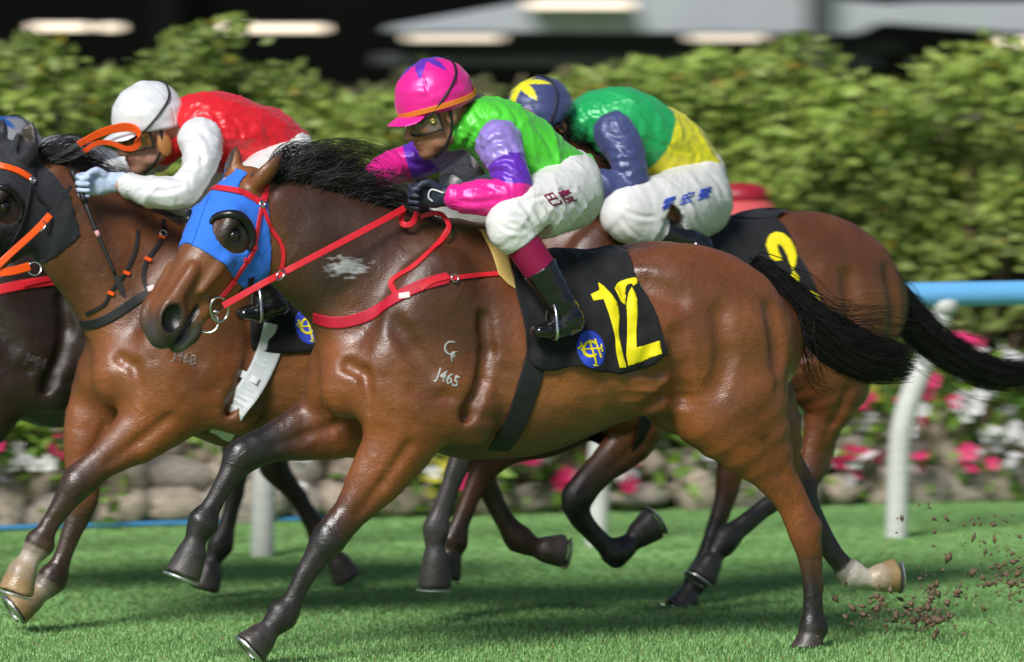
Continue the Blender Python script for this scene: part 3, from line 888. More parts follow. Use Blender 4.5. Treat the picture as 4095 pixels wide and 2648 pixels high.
    q6 = nn('ShaderNodeMath', operation='MULTIPLY'); L.new(m6.outputs[0], q6.inputs[0]); L.new(k6.outputs[0], q6.inputs[1]); L.new(q6.outputs[0], b3.inputs['Height']); L.new(b2.outputs[0], b3.inputs['Normal'])
    L.new(b3.outputs[0], b.inputs['Normal'])
    return m

M = {}
M['coat'] = coat_mat('horse coat')
M['hair'] = mat('black horsehair', (.010, .0075, .007), rough=.40, spec=.5, noise_amt=.6, noise_scale=25)
M['eye'] = mat('dark wet eye', (.006, .004, .003), rough=.06, spec=.7, coat=.5, coat_rough=.03)
M['blue_hood'] = mat('royal blue stretch fabric', (.035, .19, .80), rough=.75, spec=.25, sheen=.1, noise_amt=.06, noise_scale=30, bump=.0006, bump_scale=500)
M['black_hood'] = mat('black stretch fabric', (.020, .021, .026), rough=.7, spec=.35, sheen=.15, noise_amt=.15, noise_scale=30, bump=.0006, bump_scale=400)
M['red_strap'] = mat('red rubber webbing', (.66, .016, .030), rough=.42, spec=.5, noise_amt=.08, noise_scale=60, bump=.0005, bump_scale=300)
M['crimson_strap'] = mat('crimson elastic band', (.50, .006, .028), rough=.6, spec=.4, noise_amt=.08, noise_scale=60, bump=.0006, bump_scale=400)
M['orange_strap'] = mat('orange rubber webbing', (.95, .10, .006), rough=.38, spec=.5, noise_amt=.06, noise_scale=60)
M['black_strap'] = mat('black webbing', (.012, .012, .014), rough=.6, spec=.4, noise_amt=.3, noise_scale=90, bump=.0008, bump_scale=400)
M['white_strap'] = mat('white girth webbing', (.62, .65, .68), rough=.6, spec=.4, noise_amt=.12, noise_scale=40, bump=.0006, bump_scale=300)
M['steel'] = mat('polished steel', (.62, .62, .63), rough=.22, metal=1.0)
M['shoe'] = mat('worn aluminium plate', (.55, .55, .54), rough=.38, metal=.9, noise_amt=.2, noise_scale=60)
M['cloth'] = mat('black number cloth', (.009, .0095, .011), rough=.78, spec=.3, sheen=.08, noise_amt=.2, noise_scale=20, bump=.0010, bump_scale=260)
M['digit'] = mat('yellow felt numeral', (.82, .70, .008), rough=.6, spec=.3, noise_amt=.06, noise_scale=40, bump=.0005, bump_scale=400)
M['saddle'] = mat('black saddle leather', (.012, .011, .011), rough=.35, spec=.5)
M['tan'] = mat('tan chamois lining', (.58, .40, .13), rough=.7, spec=.3, noise_amt=.12, noise_scale=40)
M['brand'] = mat('pale freeze brand hair', (.42, .41, .40), rough=.6, spec=.3, noise_amt=.35, noise_scale=90)
M['mouth'] = mat('wet dark lip', (.03, .024, .024), rough=.3)
M['cup'] = mat('black plastic blinker cup', (.010, .010, .011), rough=.25, spec=.5)
M['crest_blue'] = mat('blue embroidered patch', (.020, .055, .52), rough=.6, noise_amt=.1, noise_scale=80)

def finish_horse(name, label, fr, spec, vox, foam=None, group='racehorses galloping in a bunch'):
    F = horse_body(fr, spec, vox)
    V, Q = F.mesh_arrays(vox)
    col = F.eval(V, True)[1]
    N = vert_normals(V, Q)
    wr = np.zeros(len(V))
    for px, py, la, r, a in ((1930, 1640, .25, .16, .0040), (2450, 1640, .25, .20, .0022), (1260, 1480, .1, .12, .004), (2620, 1560, .25, .14, .003)):
        q = fm.P(px, py, la)+np.array([spec['trunk'][0], 0, spec['trunk'][1]]); qd = (V-q)*np.array([1, .5, 1])
        wr += a*np.exp(-(qd**2).sum(1)/r**2)*(1-2*np.abs(noise(V*np.array([6, 9, 34])+noise(V*5)[:, None]*.8)))
    V = V+N*(wr+.0026*noise(V*6)+.0016*noise(V*13)+.0012*noise(V*26))[:, None]
    fo = np.zeros(len(V))
    for c, r, a in (foam or []):
        fo = np.maximum(fo, a*np.clip(1-np.linalg.norm((V-c)/np.asarray(r), axis=1), 0, 1))
    root = thing(name, label, 'horse', fr.loc, fr.rz, group)
    body = mesh_obj('body', V, Q, spec.get('mat', M['coat']), root, attrs={'Col': col, 'Foam': fo})
    return root, (body, V, Q), make_bvh(V, Q), F

def eyes(root, H, sides=(1, -1)):
    for g in sides:
        c = H(.200, -.060, g*.083); F = Field(); F.ell(c, np.array([.024, .020, .021])*H.s, ax=H.h, lat=H.l)
        V, Q = F.mesh_arrays(.0025, smooth=1); mesh_obj('eye', V, Q, M['eye'], root)

def horseshoe(root, leg, R=(.063, .056)):
    """A racing plate under a hoof: leg = its 12 points."""
    a, b = np.asarray(leg[10]), np.asarray(leg[11]); n = _n(b-a) if leg is not LH else np.array([0, 0, -1.0])
    # toe direction: lies in the sole, away from the heel bulbs (the pastern comes in from behind)
    tt = b-np.asarray(leg[8]); t = tt-n*(tt@n)
    if np.linalg.norm(t) < .01: t = np.array([1., 0, 0])-n*n[0]
    t = _n(t); l = np.cross(n, t)
    P = [b+n*.004+t*(R[0]*math.cos(q))*.92+l*(R[1]*math.sin(q))*.92 for q in np.linspace(-2.5, 2.5, 24)]
    return ribbon('horseshoe', np.array(P), np.tile(n, (24, 1)), .020, .008, M['shoe'], root)
# ------------------------------------------------------------------ tack
def poly_sd(P, poly):
    """Signed distance (negative inside) of 2-D points to a polygon."""
    poly = np.asarray(poly); n = len(poly)
    if len(P) > 50000:      # far points need no exact distance
        lo_, hi_ = poly.min(0)-.04, poly.max(0)+.04
        m = np.all((P > lo_) & (P < hi_), axis=1); r = np.full(len(P), .5); r[m] = poly_sd(P[m], poly) if m.sum() < len(P)*.95 else _poly_sd(P[m], poly); return r
    return _poly_sd(P, poly)

def _poly_sd(P, poly):
    n = len(poly)
    d = np.full(len(P), 1e9); ins = np.zeros(len(P), bool)
    for i in range(n):
        a = poly[i]; b = poly[(i+1) % n]; e = b-a; w = P-a
        t = np.clip((w@e)/(e@e), 0, 1)[:, None]
        d = np.minimum(d, np.linalg.norm(w-e*t, axis=1))
        c = ((a[1] > P[:, 1]) != (b[1] > P[:, 1]))
        xx = (b[0]-a[0])*(P[:, 1]-a[1])/np.where(abs(b[1]-a[1]) < 1e-12, 1e-12, b[1]-a[1])+a[0]
        ins ^= c & (P[:, 0] < xx)
    return np.where(ins, -d, d)

def capsule(p, a, b, r):
    ab = b-a; t = np.clip(((p-a)@ab)/(ab@ab), 0, 1)[:, None]
    return np.linalg.norm(p-a-ab*t, axis=1)-r

def shell(F, lo, hi, vox, off, region, inner=.004, smooth=2, extra=None):
    """A close-fitting covering over a body: offset surface kept where region(p) < 0."""
    n = np.ceil((np.asarray(hi)-lo)/vox).astype(int)+1
    p = np.empty((*n, 3), np.float32)
    for a in range(3):
        sh = [1, 1, 1]; sh[a] = n[a]; p[..., a] = (lo[a]+vox*np.arange(n[a])).reshape(sh)
    p = p.reshape(-1, 3)
    r = region(p)
    d = np.full(len(p), .5)
    m = r < .03
    d[m] = F.eval(p[m].astype(float))[0]
    if extra is not None: d[m] = d[m]-extra(p[m])
    D = np.maximum(np.maximum(d-off, -(d+inner)), r)
    V, Q = surface_nets(D.reshape(n), np.asarray(lo, float), vox)
    return lap_smooth(V, Q, smooth), Q

def make_hood(name, fr, F, H, front, rear, mt, root, bvh, ears, eye_r=(.062, .078), top_u=(.235, -.06), vox=.005):
    uv = lambda px: H.uvw(hit(fr, bvh, *px)[0])[:2]
    poly = [(top_u[0], .12)]+[uv(q) for q in front]+[uv(q) for q in rear]+[(top_u[1], .12)]
    def region(p):
        q = H.uvw(p)
        r = poly_sd(q[:, :2], poly)*H.s
        for g in (1, -1):
            e = (q-np.array([.198, -.055, g*.09]))*np.array([H.sl/eye_r[0], H.s/eye_r[1], H.s/.09])
            r = np.maximum(r, (1-np.sqrt((e*e).sum(1)))*eye_r[0])
        for b, t, rr in ears:
            r = np.maximum(r, -capsule(p, b-(t-b)*.15, t, rr))
        return r
    c = H(.14, -.09, 0); e = .31
    V, Q = shell(F, c-e, c+e, vox, .006, region, extra=lambda p: .0012*noise(p*55))
    o = mesh_obj(name, V, Q, mt, root)
    return o, V, Q

def coons(top, right, bottom, left, n, m):
    """Grid of photograph points between four boundary lines (top/bottom left to right, left/right top to bottom)."""
    T, B = catmull(np.array(top, float), n), catmull(np.array(bottom, float), n)
    L_, R_ = catmull(np.array(left, float), m), catmull(np.array(right, float), m)
    u = np.linspace(0, 1, n)[None, :, None]; v = np.linspace(0, 1, m)[:, None, None]
    return (1-v)*T[None]+v*B[None]+(1-u)*L_[:, None]+u*R_[:, None]-((1-u)*(1-v)*T[0]+u*(1-v)*T[-1]+(1-u)*v*B[0]+u*v*B[-1])

def drape(name, fr, bvh, grid, mt, parent, off=.008, thick=.004, fold=.006, freq=9, mirror=True, free=None):
    m, n, _ = grid.shape
    P = np.zeros((m, n, 3)); N = np.zeros((m, n, 3))
    for i in range(m):
        for j in range(n):
            P[i, j], N[i, j] = hit(fr, bvh, *grid[i, j])
    for _ in range(3):
        for A in (P, N):
            A[1:-1, 1:-1] = A[1:-1, 1:-1]*.4+(A[:-2, 1:-1]+A[2:, 1:-1]+A[1:-1, :-2]+A[1:-1, 2:])*.15
    N /= np.linalg.norm(N, axis=2, keepdims=True)
    q = P.reshape(-1, 3)
    f = fold*(noise(q*np.array([freq*2.2, freq*.6, freq*.7])+noise(q*6)[:, None]*.7)*.8+noise(q*freq*2.5)*.35)
    v = np.linspace(0, 1, m)[:, None]*np.ones((1, n))
    o = off+np.maximum(f.reshape(m, n), -.5*fold)*(.4+.9*v)+fold*.4
    if free is not None: o = o+free(np.linspace(0, 1, n)[None, :]*np.ones((m, 1)), v)
    V = (P+N*o[..., None]).reshape(-1, 3)
    Fc = np.array([(i*n+j, i*n+j+1, (i+1)*n+j+1, (i+1)*n+j) for i in range(m-1) for j in range(n-1)])
    ob_v = V; ob_f = Fc
    if mirror:
        W = V*np.array([1, -1, 1]); ob_v = np.concatenate([V, W]); k = len(V)
        ob_f = np.concatenate([Fc, Fc[:, ::-1]+k, np.array([(j+1, j, k+j, k+j+1) for j in range(n-1)])])
    o_ = mesh_obj(name, ob_v, ob_f, mt, parent)
    s_ = o_.modifiers.new('thickness', 'SOLIDIFY'); s_.thickness = thick; s_.offset = 1 if False else -1
    return o_, make_bvh(V, Fc)

def ring(name, c, n, r, t, mt, parent, k=20, sq=1.0):
    n = _n(n); a = _n(np.cross(n, [.2, .3, .9])); b = np.cross(n, a)
    return MB().tube([c+a*r*math.cos(q)+b*r*sq*math.sin(q) for q in np.linspace(0, 2*math.pi, k, endpoint=False)], t, 8, closed=True).build(name, mt, parent)

def cE(*pts): return [(1900+x/1.54, 900+y/1.54) for x, y in pts]
def cG(*pts): return [(1100+x/1.54, 900+y/1.54) for x, y in pts]

# ------------------------------------------------------------------ the near bay, number 12
root1, body1, bvh1, F1 = finish_horse('racehorse', 'bay racehorse in a royal blue hood galloping in front, number 12 on its black cloth', fm, spec1, .0075,
                                      foam=[(fm.P(1390, 1070, .13), (.19, .3, .085), .95), (fm.P(1180, 900, .1), (.05, .2, .03), .5), (fm.P(1810, 1195, .2), (.03, .2, .03), .6)])
eyes(root1, hd1)
for l_ in (LF, RF, LH, RH): horseshoe(root1, l_)
ears1 = [(np.array(e[0]), np.array(e[1])+(np.array(e[1])-np.array(e[0]))*.2, .045) for e in spec1['ears']]
hood1, hv, hq = make_hood('hood', fm, F1, hd1, [(770, 985), (825, 1013), (922, 1097), (974, 1160)], [(1052, 1125), (1083, 1052), (1076, 900), (1064, 790)], M['blue_hood'], root1, bvh1, ears1)
body1, V1, Q1 = body1
bvh1h = make_bvh(np.concatenate([V1, hv]), np.concatenate([Q1, hq+len(V1)]))
# blinker cups round the back of the eye holes
for g in (1, -1):
    P_ = []
    for q in np.linspace(-.55*math.pi, .62*math.pi, 18):
        c = hd1(.198-.052*math.cos(q)/1.0, -.055+.066*math.sin(q), g*.2)
        r_ = bvh1h.ray_cast(Vector(c), Vector(-hd1.l*g))
        P_.append(np.array(r_[0] if r_[0] is not None else hd1(.198-.052*math.cos(q), -.055+.066*math.sin(q), g*.09))+hd1.l*g*.006)
    P_ = np.array(P_); P_[1:-1] = (P_[:-2]+P_[1:-1]*2+P_[2:])/4
    MB().tube(P_, [.006+.012*math.sin(math.pi*i/17) for i in range(18)], 8).build('blinker_cup', M['cup'], hood1)
# seams of the hood
for ln in ([(905, 655), (835, 790), (770, 975)],):
    strap('seam', fm, bvh1h, ln, .003, .0018, mat('hood seam', (.02, .10, .50), rough=.8), hood1, n=24)
strap('chin_tab', fm, bvh1h, [(1003, 1110), (1006, 1170), (985, 1225)], .024, .004, M['black_strap'], hood1, n=8)

bridle1 = thing('bridle', None, None); bridle1.parent = root1
def st1(name, pts, w, t=.004, b=bvh1h, par=bridle1, n=40, mt=None, off=.002): return strap(name, fm, b, pts, w, t, mt or M['red_strap'], par, n, off)
st1('browband', [(800, 752), (850, 752), (948, 766), (1000, 787), (1044, 815)], .024, .007)
st1('headpiece', [(1066, 742), (1062, 775), (1047, 816)], .022)
st1('cheekpiece', [(1047, 818), (1030, 900), (1019, 974), (1005, 1020), (960, 1085), (922, 1143), (873, 1200)], .016, .005)
st1('throat_latch', [(1049, 825), (1070, 885), (1091, 928), (1118, 965), (1132, 1006), (1131, 1050), (1120, 1090)], .014, .006)
for c_ in ((1012, 990), (985, 1040), (930, 1130)):
    st1('keeper', [(c_[0]-9, c_[1]-4), (c_[0]+9, c_[1]+4)], .014, .009, n=4)
a_, n_ = hit(fm, bvh1h, 1046, 820); ring('rosette_ring', a_+n_*.006, n_, .010, .006, M['steel'], bridle1)
bit_c, bit_n = hit(fm, bvh1h, 868, 1222)
bit_c = bit_c+bit_n*.012
ring('bit_ring', bit_c+np.array([0, 0, -.012]), bit_n+np.array([.2, 0, 0]), .034, .0045, M['steel'], bridle1, 24, 1.25)
ring('bit_ring', fm.P(832, 1290, bit_c[1]-.03), np.array([.4, .9, .2]), .036, .0045, M['steel'], bridle1, 24, 1.0)
MB().tube([bit_c+np.array([0, .0, -.02]), bit_c+np.array([.02, -.02, -.02]), bit_c+np.array([.05, -.04, -.035])], .006, 8).build('bit', M['steel'], bridle1)

# number cloth, saddle, girth, breastplate
top = [(2040, 985), (2120, 1010), (2212, 1022), (2330, 1010), (2439, 1003), (2520, 1030)]
right = [(2520, 1030), (2560, 1150), (2621, 1264), (2656, 1419)]
bottom = [(2108, 1440), (2173, 1478), (2250, 1470), (2310, 1462), (2374, 1480), (2484, 1488), (2580, 1455), (2656, 1419)]
left = [(2040, 985), (2056, 1160), (2090, 1300), (2108, 1440)]
nc1, bvc1 = drape('number_cloth', fm, bvh1, coons(top, right, bottom, left, 56, 44), M['cloth'], root1, fold=.016, freq=11,
                  free=lambda u, v: .012*np.exp(-((u-.86)/.10)**2)*np.exp(-((v-.12)/.1)**2)+.02*np.clip(v-.8, 0, 1))
one = cE((755, 360), (775, 372), (800, 390), (840, 430), (870, 480), (885, 560), (880, 660), (890, 720), (902, 770), (925, 862), (924, 876), (888, 881), (870, 790), (860, 700), (845, 620), (820, 540), (790, 460), (730, 470), (712, 430), (765, 405))
two_a = cE((857, 395), (868, 370), (895, 350), (930, 337), (985, 322), (998, 335), (996, 362), (972, 382), (965, 365), (940, 372), (928, 390), (927, 440), (924, 496), (895, 475), (880, 445))
two_b = cE((965, 388), (985, 430), (994, 470), (998, 560), (990, 650), (994, 756), (1060, 735), (1135, 712), (1146, 795), (1040, 832), (942, 866), (930, 800), (934, 700), (935, 560), (932, 490), (948, 420))
decal('digit_one', fm, bvc1, [one], M['digit'], nc1, off=.0045, thick=.003, step=10)
decal('digit_two', fm, bvc1, [two_a, two_b], M['digit'], nc1, off=.0045, thick=.003, step=10)
def ell_px(cx, cy, rx, ry, rot=0, n=28):
    c, s = math.cos(rot), math.sin(rot)
    return [(cx+rx*math.cos(q)*c-ry*math.sin(q)*s, cy+rx*math.cos(q)*s+ry*math.sin(q)*c) for q in np.linspace(0, 2*math.pi, n, endpoint=False)]
def stroke_px(pts, w):
    pts = np.array(pts, float); t = np.gradient(pts, axis=0); t /= np.maximum(np.linalg.norm(t, axis=1), 1e-9)[:, None]; nn = np.stack([-t[:, 1], t[:, 0]], 1)*w/2
    return [tuple(q) for q in pts+nn]+[tuple(q) for q in (pts-nn)[::-1]]
def crest(fr, bvh, cx, cy, k, par, rot=-.28):
    """The oval club badge: blue oval with an interlaced yellow monogram."""
    pt = decal('emblem', fr, bvh, [ell_px(cx, cy, 55*k, 76*k, rot)], M['crest_blue'], par, off=.0040, thick=.002, step=12)
    c, s = math.cos(rot), math.sin(rot)
    R_ = lambda x, y: (cx+(x*c-y*s)*k, cy+(x*s+y*c)*k)
    Q_ = lambda x, y: (cx+x*k, cy+y*k)
    arc = [Q_(28*math.cos(q)-2, 30*math.sin(q)-1) for q in np.linspace(.75, 2*math.pi-.75, 22)]
    sh = [stroke_px(arc, 10*k)]
    for a, b, w in (((-41, 4), (43, -4), 6), ((-5, -38), (20, 63), 7), ((-42, -27), (-27, 20), 7), ((15, -41), (40, 34), 7), ((9, 61), (27, 66), 6), ((40, -20), (44, 10), 6), ((-50, 0), (-42, -12), 6)):
        sh.append(stroke_px([Q_(*a), Q_((a[0]+b[0])/2, (a[1]+b[1])/2), Q_(*b)], w*k))
    for i, q in enumerate(sh): decal('monogram', fr, bvh, [q], M['digit'], pt, off=.0062+.0004*(i % 3), thick=.0018, step=16)
crest(fm, bvc1, 2362, 1397, 1.0, nc1)
girth_strap('girth', fm, bvh1, [(2150, 1400), (2132, 1475), (2100, 1580), (2065, 1680), (2020, 1760), (1970, 1815)], .078, .006, M['black_strap'], root1)
bp1 = thing('breastplate', None, None); bp1.parent = root1
st1('breast_band', [(1255, 1268), (1300, 1284), (1360, 1290), (1430, 1276), (1490, 1254), (1550, 1215), (1593, 1186), (1690, 1140), (1788, 1112)], .040, .006, b=bvh1, par=bp1, mt=M['crimson_strap'], n=60)
st1('side_strap', [(1780, 1116), (1900, 1103), (2062, 1091)], .017, .005, b=bvh1, par=bp1)
st1('strap_tab', [(1682, 1158), (1720, 1128), (1790, 1108)], .020, .010, b=bvh1, par=bp1, n=10)
st1('neck_strap', [(1592, 1195), (1572, 1150), (1560, 1130), (1600, 1100), (1650, 1070), (1710, 1017), (1769, 958), (1790, 915)], .020, .005, b=bvh1, par=bp1)
st1('label_tag', [(1598, 1187), (1640, 1180)], .022, .008, b=bvh1, par=bp1, n=5, mt=mat('pale tag', (.75, .55, .55), rough=.5))
a_, n_ = hit(fm, bvh1, 1815, 1114); ring('buckle', a_+n_*.008, n_, .013, .003, M['steel'], bp1)
pn1, _ = drape('saddle_lining', fm, bvh1, coons([(1920, 930), (1965, 930), (2010, 940)], [(2010, 940), (2035, 1050), (2068, 1165)], [(1990, 1100), (2030, 1140), (2068, 1165)], [(1920, 930), (1960, 1010), (1990, 1100)], 8, 20), M['tan'], root1, off=.006, fold=.002, thick=.006)
# brand marks on the shoulder and flank
decal('brand_mark', fm, bvh1, text_polys('J465', (1742, 1512), (50, 23), (20, -62), bold=.02), M['brand'], root1, off=.0012, thick=.001, step=16)
decal('brand_mark', fm, bvh1, [stroke_px([(1805+26*math.cos(q), 1392+26*math.sin(q)) for q in np.linspace(-.9, -5.2, 14)], 7), stroke_px([(1806, 1412), (1806, 1430), (1808, 1448)], 7), stroke_px([(1806, 1410), (1818, 1409), (1830, 1408)], 7), stroke_px([(1807, 1426), (1816, 1425), (1824, 1425)], 6)], M['brand'], root1, off=.0012, thick=.001, step=16)

# reins: from the bit to the hands
rein_pts = [bit_c+np.array([-.01, .012, .0]), fm.P(1050, 1135, bit_c[1]+.03), fm.P(1182, 1065, .20), fm.P(1500, 898, .17), fm.P(1618, 832, .12)]
P_ = catmull(np.array(rein_pts), 40); N_ = np.tile(_n([.1, 1, .25]), (40, 1))
ribbon('rein', P_, N_, .022, .004, M['red_strap'], bridle1)
ring('rein_ring', fm.P(1122, 1100, .2), [1, .3, .6], .020, .003, M['steel'], bridle1)
lp = catmull(np.array([fm.P(1612, 838, .10), fm.P(1603, 880, .12), fm.P(1618, 900, .13), fm.P(1650, 890, .13), fm.P(1668, 850, .10)]), 24)
ribbon('rein_loop', lp, np.tile(_n([0, 1, .1]), (24, 1)), .020, .004, M['red_strap'], bridle1)
lp = catmull(np.array([fm.P(1680, 868, .10), fm.P(1730, 853, .11), fm.P(1765, 858, .12), fm.P(1788, 885, .15), fm.P(1794, 915, .17), fm.P(1775, 950, .17)]), 24)
ribbon('rein_end', lp, np.tile(_n([0, 1, .2]), (24, 1)), .017, .004, M['red_strap'], bridle1)
rr = catmull(np.array([hd1(.50, -.14, -.06), fm.P(1200, 900, -.16), fm.P(1480, 765, -.12)]), 20)
ribbon('rein', rr, np.tile(_n([0, -1, .2]), (20, 1)), .02, .004, M['red_strap'], bridle1)

# mane and tail
def mane(name, fr, root, crest_px, tip_vec, n, lat=.0, ln=(.6, 1.15), up=.25, seed=1, r0=.0014):
    """Hair rooted along the crest, blown back in locks."""
    rg = np.random.default_rng(seed)
    C_ = catmull(np.array([fr.P(x, y, lat) for x, y in crest_px]), 60)
    TV = catmull(np.array([np.array([tx, ty, 0.]) for tx, ty in tip_vec]), 60)
    m = 11; out = np.zeros((n, m, 3)); t = np.linspace(0, 1, m)[:, None]
    nl_ = max(n//45, 4); lock_s = rg.uniform(0, 59, nl_)
    lock = [(rg.normal(0, .25), rg.normal(0, .30), rg.normal(0, .035), rg.uniform(.75, 1.15), rg.normal(0, .22)) for _ in range(nl_)]
    for i in range(n):
        k_ = rg.integers(nl_); s = np.clip(lock_s[k_]+rg.normal(0, 2.2), 0, 59); lk = lock[k_]
        b = np.array([np.interp(s, np.arange(60), C_[:, k]) for k in range(3)])
        tv = np.array([np.interp(s, np.arange(60), TV[:, k]) for k in range(2)])*.00087
        L_ = lk[3]*rg.uniform(*ln)
        # photograph offsets to the horse's frame: right in the picture is backwards
        tip = np.array([-tv[0]*(1+lk[0]), lk[2]+rg.normal(0, .010), -tv[1]*(1+lk[1])])*L_+rg.normal(0, .006, 3)
        p0 = b+np.array([rg.normal(0, .006), rg.normal(0, .016), rg.normal(-.012, .006)])
        T_ = np.linalg.norm(tip)
        c1 = tip*.15+np.array([0, lk[2]*.3, up*T_*(1+lk[4])]); c2 = tip*.62+np.array([0, lk[2]*.5, up*T_*(.75+lk[4])])
        w = np.cumsum(rg.normal(0, .0009, (m, 3)), 0); w[0] = 0
        out[i] = p0+3*t*(1-t)**2*c1+3*t*t*(1-t)*c2+t**3*tip+w
    return hair(name, out, r0, .0004, M['hair'], root)
mane('mane', fm, root1, [(1062, 725), (1200, 745), (1400, 795), (1560, 840), (1680, 880)], [(180, -95), (210, -100), (190, -95), (140, -20), (90, 20)], 4800, ln=(.5, 1.08), up=.42)
mane('forelock', fm, root1, [(1060, 690), (1075, 715), (1100, 730)], [(140, -50), (160, -60), (170, -45)], 350, ln=(.5, 1.1), up=.3, seed=5)
tg = [fm.P(3020, 1050, 0), fm.P(3090, 1110, 0), fm.P(3180, 1210, 0), fm.P(3290, 1325, 0), fm.P(3440, 1420, 0), fm.P(3640, 1455, 0)]
S_ = np.concatenate([guide_strands(tg, [.030, .045, .065, .085, .085, .06], 2600, 13, tipvar=.5, jit=.03),
                     guide_strands(tg[:3]+[fm.P(3320, 1290, .02), fm.P(3500, 1300, .0), fm.P(3680, 1330, 0)], [.03, .05, .06, .05, .06, .09], 90, 13, tipvar=.4, jit=.10),
                     guide_strands(tg[:3]+[fm.P(3230, 1400, .05), fm.P(3270, 1530, .05), fm.P(3330, 1560, .05)], [.03, .05, .05, .03, .03, .02], 90, 13, tipvar=.4, jit=.06)])
hair('tail', S_, .0018, .0004, M['hair'], root1)
# ------------------------------------------------------------------ jockeys
M['skin'] = mat('skin', (.46, .22, .13), rough=.48, spec=.45, attr='Col', sss=.15, noise_amt=.10, noise_scale=60, bump=.0006, bump_scale=260)
def satin(name, rough=.40):
    m = mat(name, (.5, .5, .5), rough=rough, spec=.6, metal=.10, attr='Col', sheen=.1, bump=.0012, bump_scale=40, rough_var=.06, noise_scale=8)
    return m
M['satin'] = satin('racing silk satin')
M['breeches'] = mat('white nylon breeches', (.72, .71, .69), rough=.42, spec=.5, noise_amt=.05, noise_scale=14, bump=.0016, bump_scale=38)
M['sock'] = mat('maroon boot top', (.26, .004, .055), rough=.55, spec=.4)
M['boot'] = mat('black patent boot', (.008, .008, .009), rough=.12, spec=.6, coat=.4, coat_rough=.06, bump=.0025, bump_scale=45)
M['glove_navy'] = mat('navy leather glove', (.022, .028, .055), rough=.5, spec=.45, noise_amt=.2, noise_scale=50, bump=.001, bump_scale=140)
M['glove_pale'] = mat('pale blue latex glove', (.50, .60, .80), rough=.45, spec=.45, noise_amt=.06, noise_scale=50, bump=.0008, bump_scale=140)
M['white_trim'] = mat('white piping', (.70, .70, .70), rough=.5)
M['elastic'] = mat('orange elastic band', (.75, .20, .02), rough=.5)
M['black_rubber'] = mat('black elastic strap', (.010, .010, .011), rough=.5)
M['lens_clear'] = mat('clear goggle lens', (.75, .66, .55), rough=.04, spec=.6, trans=.85)
M['lens_amber'] = mat('amber goggle lens', (.20, .09, .02), rough=.05, spec=.7, coat=.4, coat_rough=.03)
M['gold'] = mat('brass rivet', (.75, .55, .20), rough=.3, metal=1)

class HeadJ:
    def __init__(s, c, fwd, up=(0, 0, 1), k=1.0):
        s.c = np.asarray(c, float); s.f = _n(fwd); u = np.asarray(up, float); s.u = _n(u-s.f*(u@s.f)); s.l = np.cross(s.u, s.f); s.k = k
    def __call__(s, x, y, z): return s.c+s.k*(x*s.f+y*s.l+z*s.u)
    def inv(s, p):
        q = np.asarray(p)-s.c
        return np.stack([q@s.f, q@s.l, q@s.u], -1)/s.k

def folds(V, N, amp, f, stretch=(1, 1, 1), seed=0.0):
    """Cloth folds: ridged, warped noise pushed along the normals."""
    q = V*np.asarray(stretch)*f+seed
    w = np.stack([noise(V*f*.5+seed+3), noise(V*f*.5+seed+9), noise(V*f*.5+seed+17)], 1)
    r = 1-np.abs(noise(q+w*1.3)); r2 = 1-np.abs(noise(q*2.0+w*2.0+5)); r3 = 1-np.abs(noise(q*3.6+w*3+11))
    big = .5+.5*noise(V*f*.45+seed+21)
    r4 = 1-np.abs(noise(q*5.5*np.array([1, .6, 1])+w*4+31))
    return V+N*(amp*((r**4-.25)*1.0+(r2**4-.25)*.6*big+(r3**4-.25)*.40*big+(r4**5-.2)*.28))[:, None]

def creases(V, N, fr, lines, amp, w):
    """Drawn folds: each line (photograph points) presses a valley with a ridge beside it."""
    X, Y = fr.pix(V); q = np.stack([X, Y], 1)
    facing = np.clip((N@(fr.R.T@np.array([0, -1.0, 0])))*2, 0, 1)
    out = np.zeros(len(V))
    for ln in lines:
        P_ = catmull(np.array(ln, float), 24); best = np.full(len(V), 1e9); sgn = np.zeros(len(V)); tt = np.zeros(len(V))
        for i in range(23):
            a, b = P_[i], P_[i+1]; e = b-a; r = q-a; t = np.clip((r@e)/(e@e), 0, 1); dv = r-np.outer(t, e); d = np.linalg.norm(dv, axis=1)
            m = d < best; best[m] = d[m]; sgn[m] = np.sign(e[0]*r[m, 1]-e[1]*r[m, 0]); tt[m] = (i+t[m])/23
        fade = np.sin(np.pi*np.clip(tt, .04, .96))**.5; x = best*sgn/w
        out += fade*(-np.exp(-x*x)+.8*np.exp(-((x-1.5)/1.1)**2)+.35*np.exp(-((x+1.6)/1.0)**2))
    return V+N*(amp*out*facing)[:, None]

